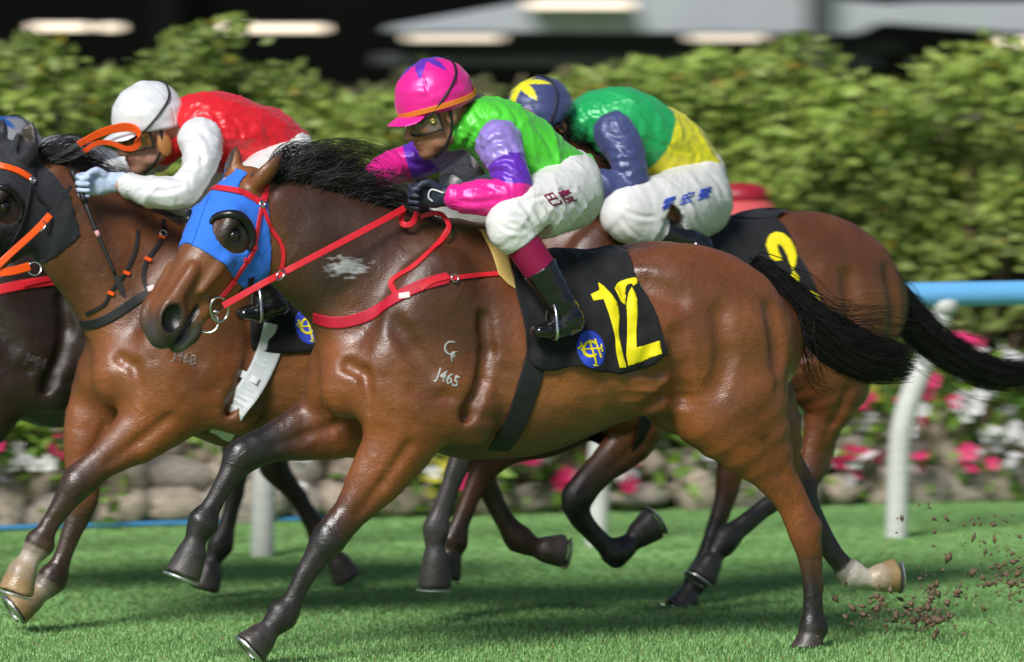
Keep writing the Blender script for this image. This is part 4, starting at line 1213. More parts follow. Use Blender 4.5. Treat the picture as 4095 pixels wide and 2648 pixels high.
def human_head(F, H, skin, lip=(.42, .14, .11), stubble=None):
    k = H.k
    def E(x, y, z, r, kk=.02, c=skin, ax=None, lat=None, op='add'):
        F.ell(H(x, y, z), np.array(r)*k, ax=H.f if ax is None else ax, lat=H.l if lat is None else lat, k=kk*k, col=c, op=op)
    sb = skin if stubble is None else stubble
    E(-.005, 0, .045, (.098, .100, .078))                       # skull: along fwd, up, lateral
    E(.040, 0, -.045, (.062, .070, .056), c=skin)
    E(.030, 0, -.070, (.055, .038, .050), c=sb)
    E(.074, 0, -.098, (.026, .022, .030), c=sb)
    for g in (1, -1):
        E(.078, g*.030, .034, (.020, .014, .030), .015)           # brow
        E(.070, g*.044, -.016, (.030, .022, .022), .015)          # cheekbone
        E(.107, g*.013, -.036, (.013, .011, .010), .008)          # nostril wing
        E(.020, g*.050, -.072, (.040, .020, .012), .02, c=sb)     # jaw edge
        E(-.008, g*.079, .000, (.020, .033, .012), .008, ax=H.f+.2*H.u)   # ear
        E(.000, g*.091, .004, (.010, .018, .006), .006, op='sub', c=np.array(skin)*.5)
        E(.098, g*.031, .012, (.016, .012, .018), .012, op='sub', c=np.array(skin)*.55)
        E(.084, g*.031, .012, (.014, .012, .013), .004, c=(.12, .08, .06))
    F.seg(H(.092, 0, .022), H(.118, 0, -.026), .010*k, .014*k, lat=H.l, k=.014*k, col=skin)
    E(.120, 0, -.030, (.012, .011, .012), .010, c=np.array(skin)*1.02)
    E(.098, 0, -.060, (.012, .0065, .024), .006, c=np.array(lip)*.8)
    E(.095, 0, -.073, (.012, .0075, .020), .006, c=lip)
    F.seg(H(.113, .024, -.066), H(.113, -.024, -.066), .0055*k, .0055*k, k=.004*k, col=np.array(lip)*.25, op='sub')

def hand_field(F, wrist, grip, across, col=None, k=1.0, rk=1.0):
    """A closed hand: wrist, direction to the knuckles, direction across the knuckles from little finger to index."""
    d = _n(grip); a = np.asarray(across, float); a = _n(a-d*(a@d)); n = np.cross(d, a)      # n: back of hand
    W = np.asarray(wrist, float)
    F.seg(W, W+d*.040*k, (.026*k*rk, .030*k*rk), (.024*k*rk, .040*k*rk), lat=a, k=.012, col=col)
    F.seg(W+d*.040*k, W+d*.085*k, (.022*k*rk, .040*k*rk), (.019*k*rk, .041*k*rk), lat=a, k=.012, col=col)
    for i, (o, L, r) in enumerate(((-.031, .78, .0088), (-.011, .95, .0098), (.011, 1.0, .0100), (.032, .92, .0098))):
        b = W+d*.088*k+a*o*k
        p = [b, b+(d*.030-n*.014)*L*k, b+(d*.026-n*.044)*L*k, b+(d*.000-n*.052)*L*k]
        F.chain([(q, r*k*rk*(1-.06*j), r*k*rk*(1-.06*j), col if col is not None else (0, 0, 0)) for j, q in enumerate(p)], lat=a, k=.005, sub=2)
    t0 = W+d*.030*k+a*.030*k-n*.012*k
    F.chain([(q, r*k*rk, r*k*rk, col if col is not None else (0, 0, 0)) for q, r in ((t0, .015), (t0+(d*.026+a*.020-n*.012)*k, .0125), (t0+(d*.055+a*.012-n*.024)*k, .0108), (t0+(d*.074-a*.004-n*.034)*k, .0095))], lat=a, k=.008, sub=2)

def jockey(name, label, fr, J, vox=.006):
    root = thing(name, label, 'person', fr.loc, fr.rz, 'jockeys crouched over their horses')
    P = lambda q: fr.P(*q)
    torso = [(fr.P(a, b, J.get('tlat', 0)), ru, rv) for a, b, ru, rv in J['torso']]       # waist ... neck base
    arms = {g: [P(q) for q in J['arm'+g]] for g in 'LR'}                 # shoulder, mid, elbow, mid, wrist
    legs = {'L': [P(q) for q in J['legL']]}                              # hip, thigh, knee, shin, ankle, toe
    legs['R'] = [P(q) for q in J['legR']] if 'legR' in J else [np.array([q[0]+J.get('legdx', 0), -q[1], q[2]]) for q in legs['L']]
    H = HeadJ(P(J['head']), J['face'], J.get('headup', (0, 0, 1)), J.get('headk', 1.0))
    sk = J['skin']
    # --- body: one skin under the clothes
    F = Field()
    tn = [(p, ru*.78, rv*.78, sk) for p, ru, rv in torso]
    F.chain(tn, k=.03, sub=4)
    F.seg(torso[-1][0], H(-.025, 0, -.045), (.056, .056), (.055, .058), k=.03, col=sk)
    human_head(F, H, sk, stubble=J.get('stubble'))
    for g in 'LR':
        A = arms[g]
        F.chain([(q, r, r, sk) for q, r in zip(A, (.052, .045, .040, .036, .027))], k=.03, sub=3)
        dv = _n(A[4]-A[3]) if 'gripdir' not in J else _n(J['gripdir'][g])
        hand_field(F, A[4]+dv*.005, dv, J['across'][g], col=sk, k=J.get('handk', .96)*1.12, rk=.72)
        B = legs[g]
        F.chain([(q, r, r, sk) for q, r in zip(B[:5], (.095, .078, .055, .045, .034))], k=.04, sub=3)
        F.seg(B[4]+np.array([0, 0, -.015]), B[4]+(B[5]-B[4])*.6+np.array([0, 0, -.015]), (.018, .020), (.012, .018), k=.02, col=sk)
    V, Q = F.mesh_arrays(J.get('skinvox', .005), smooth=2)
    # only what the clothes leave bare needs to stay on top
    mesh_obj('body', V, Q, M['skin'], root, attrs={'Col': F.eval(V, True)[1]})
    # --- silks
    S = Field()
    S.chain([(p, ru, rv) for p, ru, rv in torso], k=.04, sub=4, tag=1)
    cr = _n(torso[-1][0]-torso[-2][0])
    S.seg(torso[-1][0], torso[-1][0]+(H(-.025, 0, -.06)-torso[-1][0])*.9, (.070, .066), (.070, .068), k=.02, tag=1)     # collar
    ar = J.get('sleeve', (.076, .063, .058, .055, .042))
    for g, tg_ in (('L', 2), ('R', 3)):
        A = arms[g]
        nodes = [(q, r, r) for q, r in zip(A, ar)]
        cuff = A[3]+(A[4]-A[3])*J.get('cuff', .72)
        nodes[4] = (cuff, ar[4], ar[4])
        S.chain(nodes, k=.03, sub=3, tag=tg_)
    S.cut(H(-.02, 0, -.040), H.u+.55*H.f, .13, k=.004)
    V, Q = S.mesh_arrays(vox, smooth=3)
    td = S.eval(V, False, (1, 2, 3))[2]
    N = vert_normals(V, Q)
    col = J['silkcol'](V, td, torso, arms, H, fr)
    am = np.minimum(td[2], td[3]) < td[1]
    Vt = folds(V, N, J.get('fold', .010), 6, (1, 1, 1), J.get('seed', 0))
    cuffs = [A[3]+(A[4]-A[3])*J.get('cuff', .72) for A in arms.values()]
    cg = np.min([np.linalg.norm(V-c, axis=1) for c in cuffs], 0)
    for A, c in zip(arms.values(), cuffs):      # gathered elastic cuffs
        ax = _n(A[4]-A[3]); q = V-c; s_ = q@ax; rr_ = q-np.outer(s_, ax)
        w = np.exp(-((s_)/.030)**2)*(np.linalg.norm(q, axis=1) < .11)
        a_ = _n(np.cross(ax, [.3, .2, .8])); b_ = np.cross(ax, a_)
        Vt += N*(w*(.0035*np.sin(26*np.arctan2(rr_@b_, rr_@a_))-.006*np.exp(-((s_+.012)/.010)**2)))[:, None]
    if 'screase' in J: Vt = creases(Vt, N, fr, J['screase'], J.get('camp', .0050), 12)
    mesh_obj('silks', Vt, Q, M['satin'], root, attrs={'Col': col})
    # --- breeches
    B = Field()
    br = J.get('thigh', (.130, .110, .083, .066))
    w0, w1 = torso[0], torso[1]
    B.seg(w0[0]+(w1[0]-w0[0])*.25, w0[0], (w0[1]*.93, w0[2]*.93), (w0[1]*1.0, w0[2]*1.02), k=.03)
    for g in 'LR':
        q = legs[g]
        kn = q[2]+(q[3]-q[2])*J.get('kneelen', .45)
        B.chain([(q[0], br[0], br[0]*.9), (q[1], br[1], br[1]*.95), (q[2], br[2], br[2]*.9), (kn, br[3], br[3]*.92)], k=.05, sub=4)
        B.cut(kn, q[3]-q[2], .12, k=.003)
    V, Q = B.mesh_arrays(vox, smooth=3); N = vert_normals(V, Q)
    V = folds(V, N, J.get('bfold', .0040), 6, (1, 1, 1), 4+J.get('seed', 0))
    if 'bcrease' in J: V = creases(V, N, fr, J['bcrease'], .0048, 10)
    br_o = mesh_obj('breeches', V, Q, M['breeches'], root)
    bvb = make_bvh(V, Q)
    # --- boots
    for g in 'LR':
        q = legs[g]
        Bt = Field(); Sk = Field()
        top_ = q[2]+(q[3]-q[2])*J.get('sock', (.35, .95))[0]; bt = q[2]+(q[3]-q[2])*J.get('sock', (.35, .95))[1]
        Sk.chain([(top_, .062, .060), (bt, .060, .057), (q[3], .058, .054)], sub=2)
        Bt.chain([(bt, .064, .060), (q[3], .062, .057), (q[3]+(q[4]-q[3])*.55, .055, .050), (q[4], .048, .044)], k=.02, sub=3)
        Bt.chain([(q[4]-(q[5]-q[4])*.22+np.array([0, 0, -.035]), .030, .032), (q[4]+(q[5]-q[4])*.4+np.array([0, 0, -.022]), .035, .036), (q[5], .024, .038)], k=.03, sub=3)
        Bt.cut(bt, q[2]-q[3], .10, k=.003)
        dn = np.cross(_n(q[5]-q[4]), [0, 1, 0]); dn = dn if dn[2] < 0 else -dn
        V, Q = Bt.mesh_arrays(.0055, smooth=2); N = vert_normals(V, Q)
        an = np.exp(-(np.linalg.norm(V-q[4], axis=1)/.09)**2)
        V = V+N*(an*.006*noise(V*np.array([30, 30, 75])))[:, None]
        b_ = mesh_obj('boot', V, Q, M['boot'], root)
        V, Q = Sk.mesh_arrays(.007, smooth=2); mesh_obj('boot_top', V, Q, J.get('sockmat', M['sock']), root)
        # stirrup iron
        c = q[4]+(q[5]-q[4])*.55
        f_ = _n(q[5]-q[4])
        pts = [c+np.array([0, -.05, -.045]), c+np.array([0, .05, -.045]), c+np.array([0, .052, .01]), c+np.array([0, .035, .06]), c+np.array([0, .0, .085]), c+np.array([0, -.035, .06]), c+np.array([0, -.052, .01])]
        MB().tube(catmull(np.array(pts+[pts[0]]), 30)[:-1]+np.outer(np.linspace(0, 0, 29), f_), .0055, 6, closed=True).build('stirrup', M['steel'], root)
    # --- gloves
    for g in 'LR':
        A = arms[g]; G = Field()
        dv = _n(A[4]-A[3]) if 'gripdir' not in J else _n(J['gripdir'][g])
        G.seg(A[4]-dv*J.get('glovelen', .03), A[4]+dv*.01, (.036, .036), (.030, .034), lat=J['across'][g], k=.01)
        hand_field(G, A[4]+dv*.005, dv, J['across'][g], k=J.get('handk', .96)*1.12)
        G.cut(A[4]-dv*J.get('glovelen', .03), -dv, .08, k=.002)
        V, Q = G.mesh_arrays(.004, smooth=1); N = vert_normals(V, Q)
        V = V+N*(.0015*noise(V*70))[:, None]
        gl = mesh_obj('glove', V, Q, J['glovemat'], root)
        if J.get('piping'):
            c = A[4]-dv*J.get('glovelen', .03); a_ = _n(np.asarray(J['across'][g])-dv*(np.asarray(J['across'][g])@dv)); b_ = np.cross(dv, a_)
            MB().tube([c+a_*.037*math.cos(t)+b_*.035*math.sin(t) for t in np.linspace(0, 2*math.pi, 24, endpoint=False)], .004, 6, closed=True).build('piping', M['white_trim'], gl)
            w = A[4]+dv*.045+b_*.026
            s_ = 1 if (b_@np.array([0, 1, 0])) > 0 else -1
            pp = [A[4]+dv*.012+a_*.02+b_*s_*.034, A[4]+dv*.055+a_*.030+b_*s_*.030, A[4]+dv*.066+a_*.004+b_*s_*.032, A[4]+dv*.05-a_*.012+b_*s_*.033]
            MB().tube(catmull(np.array(pp), 16), .0032, 6).build('piping', M['white_trim'], gl)
    # --- cap over the helmet
    C = Field()
    kk = H.k
    C.ell(H(-.008, 0, .062), np.array([.130, .122, .112])*kk, ax=H.f, lat=H.l, k=.01)
    C.ell(H(-.008, 0, .172), np.array([.016, .012, .016])*kk, ax=H.f, lat=H.l, k=.02)
    C.cut(H(.0, 0, .018), -H.u+.10*H.f, .19*kk, k=.012)
    V, Q = C.mesh_arrays(.005, smooth=3); N = vert_normals(V, Q)
    q = H.inv(V)
    ang = np.arctan2(q[:, 1], q[:, 0]); hgt = np.clip((q[:, 2]-.02)/.15, 0, 1)
    V = V+N*(.0035*noise(V*np.array([22, 22, 40])+7)-.003*np.exp(-(((ang/(math.pi/3)+.5) % 1-.5)/.03)**2)*(hgt < .97))[:, None]
    cap = mesh_obj('cap', V, Q, J.get('capmat', M['satin']), root, attrs={'Col': J['capcol'](q)})
    Pk = Field()
    for t in np.linspace(-1, 1, 9):
        pass
    Pk.ell(H(.105, 0, .036), np.array([.066, .0075, .088])*kk, ax=H.f-.22*H.u, lat=H.l, k=.01)
    Pk.cut(H(.06, 0, .03), -H.f, .14*kk, k=.004)
    V, Q = Pk.mesh_arrays(.004, smooth=2); qq = H.inv(V); V = V-np.outer((qq[:, 1]/.088)**2*.018*kk, H.u)
    mesh_obj('peak', V, Q, J.get('capmat', M['satin']), cap, attrs={'Col': np.tile(J['peakcol'], (len(V), 1))})
    if J.get('band') is not None:
        R_ = [H(-.008+.131*math.cos(t), .113*math.sin(t), .040+.012*math.cos(t)*0+.004*math.sin(2*t)) for t in np.linspace(0, 2*math.pi, 48)]
        N_ = [H.f*math.cos(t)+H.l*math.sin(t) for t in np.linspace(0, 2*math.pi, 48)]
        ribbon('band', np.array(R_), np.array(N_), .017*kk, .003, J['band'], cap)
    # goggle strap and goggles
    gs = [H(.100, .058, .010), H(.060, .090, .030), H(.0, .112, .075), H(-.06, .105, .120), H(-.085, .06, .155), H(-.09, 0, .170), H(-.085, -.06, .155), H(-.06, -.105, .120), H(.0, -.112, .075), H(.060, -.090, .030), H(.100, -.058, .010)]
    for i_ in range(1, len(gs)-1):     # lie on the cap
        q_ = H.inv(gs[i_])-np.array([-.008, 0, .062]); n_r = np.sqrt(((q_/np.array([.134, .116, .126]))**2).sum())
        gs[i_] = H(*(q_/n_r+np.array([-.008, 0, .062])))
    MB().tube(catmull(np.array(gs), 40), .0042, 6).build('goggle_strap', M['black_rubber'], root)
    gt, gn, gm = 25, 9, []
    Vg = []; 
    for i in range(gn):
        for j in range(gt):
            t = np.linspace(-1.28, 1.28, gt)[j]; z = np.linspace(-.030, .038, gn)[i]
            pinch = .012*math.exp(-(t/.22)**2)*(1 if i < gn/2 else .2)
            rr_ = .114-.05*abs(z-.004)**1.2*4*.2
            Vg.append(H(rr_*math.cos(t)*1.0+.002, (.088)*math.sin(t), z+pinch*(1-i/(gn-1))*1.2))
    Fg = [(i*gt+j, i*gt+j+1, (i+1)*gt+j+1, (i+1)*gt+j) for i in range(gn-1) for j in range(gt-1)]
    gg = mesh_obj('goggles', Vg, Fg, J['lens'], root); s_ = gg.modifiers.new('thickness', 'SOLIDIFY'); s_.thickness = .003
    edge = [Vg[j] for j in range(gt)]+[Vg[i*gt+gt-1] for i in range(1, gn)]+[Vg[(gn-1)*gt+j] for j in range(gt-2, -1, -1)]+[Vg[i*gt] for i in range(gn-2, 0, -1)]
    MB().tube(edge, .0042, 6, closed=True).build('frame', J.get('gogframe', M['black_rubber']), gg)
    for g in ((1, -1) if J.get('rivets') else ()):
        c = H(.060, g*.082, .006); nn_ = H.l*g+H.f*.55
        ring('rivet', c, nn_, .008, .004, M['gold'], gg); MB().tube([c-_n(nn_)*.003, c+_n(nn_)*.002], .009, 14).build('rivet', M['gold'], gg)
    # chin strap with its cup
    for g in (1, -1):
        cs = [H(-.005, g*.088, .02), H(.005, g*.084, -.04), H(.035, g*.062, -.090), H(.062, g*.02, -.118)]
        MB().tube(catmull(np.array(cs), 16), .0055, 6).build('chin_strap', J.get('chin', M['black_rubber']), root)
    if J.get('earcover') is not None:
        for g in (1, -1):
            E = Field(); E.ell(H(-.010, g*.080, -.035), np.array([.028, .045, .014])*kk, ax=H.f, lat=H.l); V, Q = E.mesh_arrays(.005, smooth=1); mesh_obj('ear_guard', V, Q, J['earcover'], root)
    return root, dict(H=H, arms=arms, legs=legs, bvb=bvb, breeches=br_o, silk_bvh=None)

def arm_t(V, A):
    """How far along an arm (0 shoulder .. 1 wrist) each point lies."""
    best = np.full(len(V), 9.0); out = np.zeros(len(V))
    L = [np.linalg.norm(A[i+1]-A[i]) for i in range(len(A)-1)]; tot = sum(L); acc = 0
    for i in range(len(A)-1):
        e = A[i+1]-A[i]; t = np.clip(((V-A[i])@e)/(e@e), 0, 1); d = np.linalg.norm(V-A[i]-np.outer(t, e), axis=1)
        m = d < best; best[m] = d[m]; out[m] = (acc+t[m]*L[i])/tot; acc += L[i]
    return out

PINK, GREEN, PURPLE, LILAC = (.86, .012, .30), (.08, .62, .035), (.13, .022, .46), (.30, .22, .62)
def silk1(V, td, torso, arms, H, fr):
    c = np.tile(GREEN, (len(V), 1))
    for g, t_ in (('L', 2), ('R', 3)):
        m = td[t_] < np.minimum(td[1]+.004, .5)
        t = arm_t(V, arms[g])
        cc = np.where((t < .20)[:, None], LILAC, np.where((t < .44)[:, None], PURPLE, PINK))
        c[m] = cc[m]
    ax = _n(torso[0][0]-torso[-1][0]); s = (V-torso[-1][0])@ax
    # pink panels: down the spine and the front placket
    m = (np.abs(V[:, 1]) < .030) & ~((td[2] < td[1]) | (td[3] < td[1]))
    c[m & (s > .10)] = PINK
    return c
def star_cap(base, star, n=6, r_in=.30, r_out=.80, off=0.0):
    def f(q):
        a = np.arctan2(q[:, 1], q[:, 0]+.008)+off
        rho = np.arccos(np.clip((q[:, 2]-.05)/np.maximum(np.linalg.norm(q-np.array([-.008, 0, .05]), axis=1), 1e-6), -1, 1))
        s = np.abs(((a/(2*math.pi/n)) % 1)-.5)*2
        lim = r_in+(r_out-r_in)*s**1.3
        return np.where((rho < lim)[:, None], star, base)
    return f
J1 = dict(torso=[(2262, 715, .112, .150), (2190, 678, .116, .160), (2080, 602, .126, .180), (1985, 528, .114, .175), (1905, 490, .080, .100)],
          armL=[(1995, 575, .185), (2035, 680, .245), (2045, 775, .28), (1915, 790, .25), (1795, 785, .20)],
          armR=[(1790, 560, -.185), (1700, 625, -.24), (1600, 655, -.27), (1535, 690, -.24), (1480, 728, -.17)],
          across={'L': (.25, .15, 1), 'R': (.25, -.15, 1)},
          legL=[(2275, 770, .105), (2165, 830, .235), (2035, 895, .315), (2165, 1085, .325), (2275, 1270, .335), (2150, 1325, .345)],
          head=(1752, 462, -.015), face=(.92, .10, -.32), headk=1.10, skin=(.42, .20, .115), stubble=(.34, .16, .095), silkcol=silk1, seed=0,
          capcol=star_cap(PINK, PURPLE, 6, .26, .80, .2), peakcol=PINK, band=M['elastic'], lens=M['lens_clear'], rivets=True, glovemat=M['glove_navy'], piping=True, cuff=.80, kneelen=.42, sock=(.30, .92), glovelen=.018)
def cB(*pts): return [(1400+x/1.9255, 200+y/1.9255) for x, y in pts]
def cD(*pts): return [(1900+x/1.9255, 280+y/1.9255) for x, y in pts]
def cC(*pts): return [(x/1.832, 280+y/1.832) for x, y in pts]
J1['screase'] = [cB((1320, 815), (1500, 895), (1740, 1035)), cB((1100, 400), (1180, 500), (1060, 640)), cB((1230, 440), (1290, 540), (1270, 620)), cB((930, 600), (990, 700), (955, 790)), cB((1010, 540), (910, 690), (850, 790)), cB((850, 780), (880, 880), (890, 990)),
                 cB((1010, 965), (1150, 930), (1295, 985)), cB((985, 800), (1140, 705), (1290, 770)), cB((1060, 885), (1200, 845), (1290, 890)), cB((780, 1045), (960, 1030), (1180, 1090)), cB((800, 1165), (1000, 1175), (1160, 1150)), cB((1680, 800), (1720, 880), (1700, 1000)), cB((1640, 820), (1660, 920), (1620, 1010)),
                 cB((1400, 560), (1500, 680), (1560, 820)), cB((1120, 680), (1230, 720), (1270, 830)), cB((1050, 770), (1100, 700), (1200, 680)), cB((450, 720), (520, 780), (540, 880)), cB((380, 800), (430, 860), (600, 890))]
def c3(*pts): return [(2040+x/3.41, 740+y/3.41) for x, y in pts]
J1['bcrease'] = [c3((630, 280), (760, 430), (890, 600)), c3((740, 240), (840, 400), (930, 570)), c3((880, 230), (1000, 360), (1090, 510)), c3((470, 260), (550, 380), (610, 490)), c3((340, 330), (420, 460), (500, 640)), c3((960, 60), (1080, 220), (1130, 430)), c3((150, 250), (270, 420), (360, 640)), c3((0, 400), (160, 450), (300, 560)), c3((-120, 560), (0, 620), (160, 640)), c3((560, 90), (700, 80), (860, 60)), c3((200, 200), (400, 160), (560, 130)), c3((0, 520), (120, 560), (260, 680))]
jk1, jd1 = jockey('jockey', 'jockey in shiny green and pink silks with a pink cap, riding the blue hooded bay', fm, J1, .0055)
M['maroon_print'] = mat('maroon print', (.20, .006, .05), rough=.6)
M['blue_print'] = mat('blue print', (.03, .08, .62), rough=.6)
for ch_, ox in (('巴', (2200, 824)), ('度', (2256, 812))):
    decal('lettering', fm, jd1['bvb'], text_polys(ch_, ox, (50, -15), (-42, -52), bold=.015), M['maroon_print'], jd1['breeches'], off=.002, thick=.001, step=14)
# ------------------------------------------------------------------ the horse behind on the left: black hood, orange reins
def hcol(body, dark2, dark, belly, face, muz):
    return dict(body=body, dark2=dark2, dark=dark, belly=belly, face=face, muzzle=muz, leg=LEGC, black=(.012, .010, .010))
fw = Frame((-0.72, 1.10, 0.0), 20)
CW = hcol((.215, .066, .017), (.125, .042, .014), (.100, .034, .013), (.215, .075, .022), (.15, .050, .018), (.05, .037, .032))
CW['gk'] = .45
hdw = Head(fw, (28, 585), (-365, 1150), 0.0, 0.15, scale=1.2, lscale=1.10)
nkw = [((740, 1225), .31, .19), ((575, 1140), .275, .150), ((415, 1010), .225, .115), ((270, 880), .185, .092), ((160, 785), .150, .078)]
LFw = pl(fw, [(735, 1560, .165), (640, 1665, .155), (525, 1760, .14), (405, 1850, .125), (318, 1925, .12), (265, 2000, .115), (215, 2075, .11), (178, 2135, .105), (160, 2172, .10), (120, 2235, .10), (88, 2288, .10), (62, 2372, .10)])
RFw = pl(fw, [(470, 1560, -.15), (390, 1690, -.145), (352, 1810, -.135), (335, 1920, -.125), (325, 2000, -.12), (308, 2070, -.115), (272, 2165, -.11), (238, 2258, -.11), (212, 2312, -.11), (155, 2372, -.11), (122, 2392, -.11), (58, 2440, -.11)])
LHw = pl(fw, [(1830, 1400, .15), (1790, 1500, .15), (1810, 1600, .145), (1852, 1670, .14), (1880, 1725, .135), (1848, 1810, .13), (1805, 1930, .13), (1762, 2055, .13), (1742, 2118, .13), (1738, 2190, .13), (1742, 2232, .13), (1738, 2352, .13)])
RHw = pl(fw, [(1850, 1400, -.13), (1800, 1520, -.13), (1805, 1620, -.13), (1832, 1700, -.13), (1862, 1775, -.13), (1905, 1855, -.13), (1965, 1985, -.13), (2030, 2100, -.13), (2075, 2155, -.13), (2142, 2190, -.13), (2182, 2198, -.13), (2255, 2204, -.13)])
BRLEG = (.050, .024, .015)
specw = dict(C=CW, head=hdw, neck=[(fw.P(*a, 0.0), b, c, CW['dark2']) for a, b, c in nkw], trunk=(0, -.035, 1.0))
specw['ears'] = [(fw.P(85, 655, .055), fw.P(128, 482, .075), np.array([.6, .75, -.15]), .044, (.022, .023, .027), (.022, .023, .027), .015),
                 (fw.P(-10, 590, -.05), fw.P(10, 470, -.075), np.array([.8, .1, -.2]), .042, (.022, .023, .027), (.022, .023, .027), .015)]
specw['legs'] = [(LFw, FORE_R, leg_cols(CW['body'], BRLEG, 3, sock=(.48, .40, .32), sock_from=9), .05, None, (.42, .27, .13)),
                 (RFw, FORE_R, leg_cols(CW['body'], BRLEG, 4, sock=(.48, .40, .32), sock_from=9), .05, None, (.42, .27, .13)),
                 (LHw, HIND_R, leg_cols(CW['body'], (.075, .062, .066), 3), .06, None),
                 (RHw, HIND_R, leg_cols(CW['body'], BRLEG, 5), .06, None)]
rootw, bodyw, bvhw, Fw = finish_horse('racehorse', 'brown racehorse in a black hood with orange reins, second from the left', fw, specw, .0085)
bodyw, Vw, Qw = bodyw
eyes(rootw, hdw)
for l_ in (LFw, RFw, LHw, RHw): horseshoe(rootw, l_)
def hood_uv(name, F, H, poly, mt, root, ears=(), vox=.007):
    def region(p):
        q = H.uvw(p); r = poly_sd(q[:, :2], poly)*H.s
        for g in (1, -1):
            e = (q-np.array([.198, -.055, g*.09]))*np.array([H.sl/.060, H.s/.076, H.s/.09]); r = np.maximum(r, (1-np.sqrt((e*e).sum(1)))*.06)
        for b, t, rr in ears: r = np.maximum(r, -capsule(p, b-(t-b)*.15, t, rr))
        return r
    c = H(.16, -.09, 0)
    V, Q = shell(F, c-.32, c+.32, vox, .006, region, extra=lambda p: .0012*noise(p*55))
    return mesh_obj(name, V, Q, mt, root), V, Q
HOODP = [(.30, .12), (.31, -.02), (.34, -.10), (.30, -.17), (.28, -.30), (.10, -.30), (.015, -.20), (-.02, -.10), (-.045, .12)]
hoodw, hvw, hqw = hood_uv('hood', Fw, hdw, HOODP, M['black_hood'], rootw)
bvhwh = make_bvh(np.concatenate([Vw, hvw]), np.concatenate([Qw, hqw+len(Vw)]))
def cup_ring(H, bvh, par, g=1):
    P_ = []
    for q in np.linspace(-.55*math.pi, .62*math.pi, 14):
        r_ = bvh.ray_cast(Vector(H(.198-.05*math.cos(q), -.055+.066*math.sin(q), g*.2)), Vector(-H.l*g))
        P_.append(np.array(r_[0] if r_[0] is not None else H(.198, -.055, g*.09))+H.l*g*.005)
    MB().tube(np.array(P_), [.005+.009*math.sin(math.pi*i/13) for i in range(14)], 8).build('blinker_cup', M['cup'], par)
cup_ring(hdw, bvhwh, hoodw); cup_ring(hdw, bvhwh, hoodw, -1)
bridlew = thing('bridle', None, None); bridlew.parent = rootw
def stw(name, pts, w, t=.004, b=None, par=None, n=36, mt=None, off=.002): return strap(name, fw, b or bvhwh, pts, w, t, mt or M['black_strap'], par or bridlew, n, off)
stw('browband', [(-130, 660), (-60, 652), (0, 664), (70, 685), (122, 716)], .024, .007, mt=M['orange_strap'])
stw('headpiece', [(140, 640), (135, 680), (125, 718)], .022)
stw('cheekpiece', [(125, 722), (112, 800), (85, 900), (40, 985), (-20, 1060)], .014, .006)
stw('throat_latch', [(125, 730), (150, 790), (180, 815), (200, 870), (190, 930)], .012, .006)
a_, n_ = hit(fw, bvhwh, 126, 722); ring('rosette_ring', a_+n_*.006, n_, .009, .007, M['steel'], bridlew)
P_ = catmull(np.array([hdw(.50, -.14, .07), fw.P(20, 1035, .22), fw.P(160, 905, .20), fw.P(245, 800, .17), fw.P(285, 745, .14)]), 40)
ribbon('rein', P_[:30], np.tile(_n([.1, 1, .25]), (30, 1)), .024, .004, M['orange_strap'], bridlew)
ribbon('rein_grip', P_[29:], np.tile(_n([.1, 1, .25]), (11, 1)), .014, .006, M['black_strap'], bridlew)
ring('martingale_ring', fw.P(165, 905, .205), [.9, .5, .6], .020, .003, M['steel'], bridlew)
ring('bit_ring', hdw(.47, -.15, .065), [.1, 1, .2], .036, .0045, M['steel'], bridlew)
lp = catmull(np.array([fw.P(-60, 1095, .20), fw.P(40, 1085, .21), fw.P(118, 1065, .20)]), 12)
ribbon('noseband_tail', lp, np.tile(_n([0, 1, .1]), (12, 1)), .030, .004, M['orange_strap'], bridlew)
ring('ring', fw.P(138, 1075, .19), [.2, 1, .3], .024, .003, M['steel'], bridlew)
# loose rein end flying up in front of the rider's face
lp = catmull(np.array([fw.P(312, 578, .05), fw.P(395, 535, .07), fw.P(470, 512, .09), fw.P(525, 510, .10), fw.P(556, 535, .11), fw.P(545, 585, .10), fw.P(505, 595, .09), fw.P(440, 572, .08), fw.P(385, 575, .07), fw.P(335, 608, .05)]), 60)
tt_ = np.gradient(lp, axis=0); nn_ = np.cross(tt_, [0.1, .35, 1.0]); nn_ /= np.linalg.norm(nn_, axis=1)[:, None]
ribbon('rein_end', lp, nn_, np.interp(np.linspace(0, 1, 60), [0, .2, .35, .5, .7, 1], [.024, .030, .034, .026, .018, .018]), .004, M['orange_strap'], bridlew)
for pts in ([(312, 578), (260, 610), (200, 640)], [(335, 608), (280, 635), (215, 650)]):
    lp = catmull(np.array([fw.P(x, y, .05-.01*i) for i, (x, y) in enumerate(pts)]), 12); ribbon('rein_grip', lp, np.tile(_n([.1, 1, .6]), (12, 1)), .020, .005, M['black_strap'], bridlew)
bpw = thing('breastplate', None, None); bpw.parent = rootw
stw('breast_band', [(318, 1300), (380, 1295), (450, 1265), (540, 1205), (615, 1165), (680, 1140)], .034, .006, b=bvhw, par=bpw)
stw('neck_strap', [(345, 1255), (420, 1215), (440, 1170), (500, 1090), (540, 1000), (550, 920)], .012, .007, b=bvhw, par=bpw)
stw('side_strap', [(600, 1165), (575, 1130), (575, 1080), (590, 1035), (640, 970), (655, 930), (650, 880)], .015, .006, b=bvhw, par=bpw)
for c_ in ((505, 1092), (590, 1038), (444, 1172), (645, 950)):
    stw('keeper', [(c_[0]-12, c_[1]-5), (c_[0]+12, c_[1]+5)], .014, .010, b=bvhw, par=bpw, n=4, mt=M['orange_strap'])
stw('label_tag', [(592, 1160), (622, 1150)], .022, .008, b=bvhw, par=bpw, n=4, mt=bpy.data.materials['pale tag'])
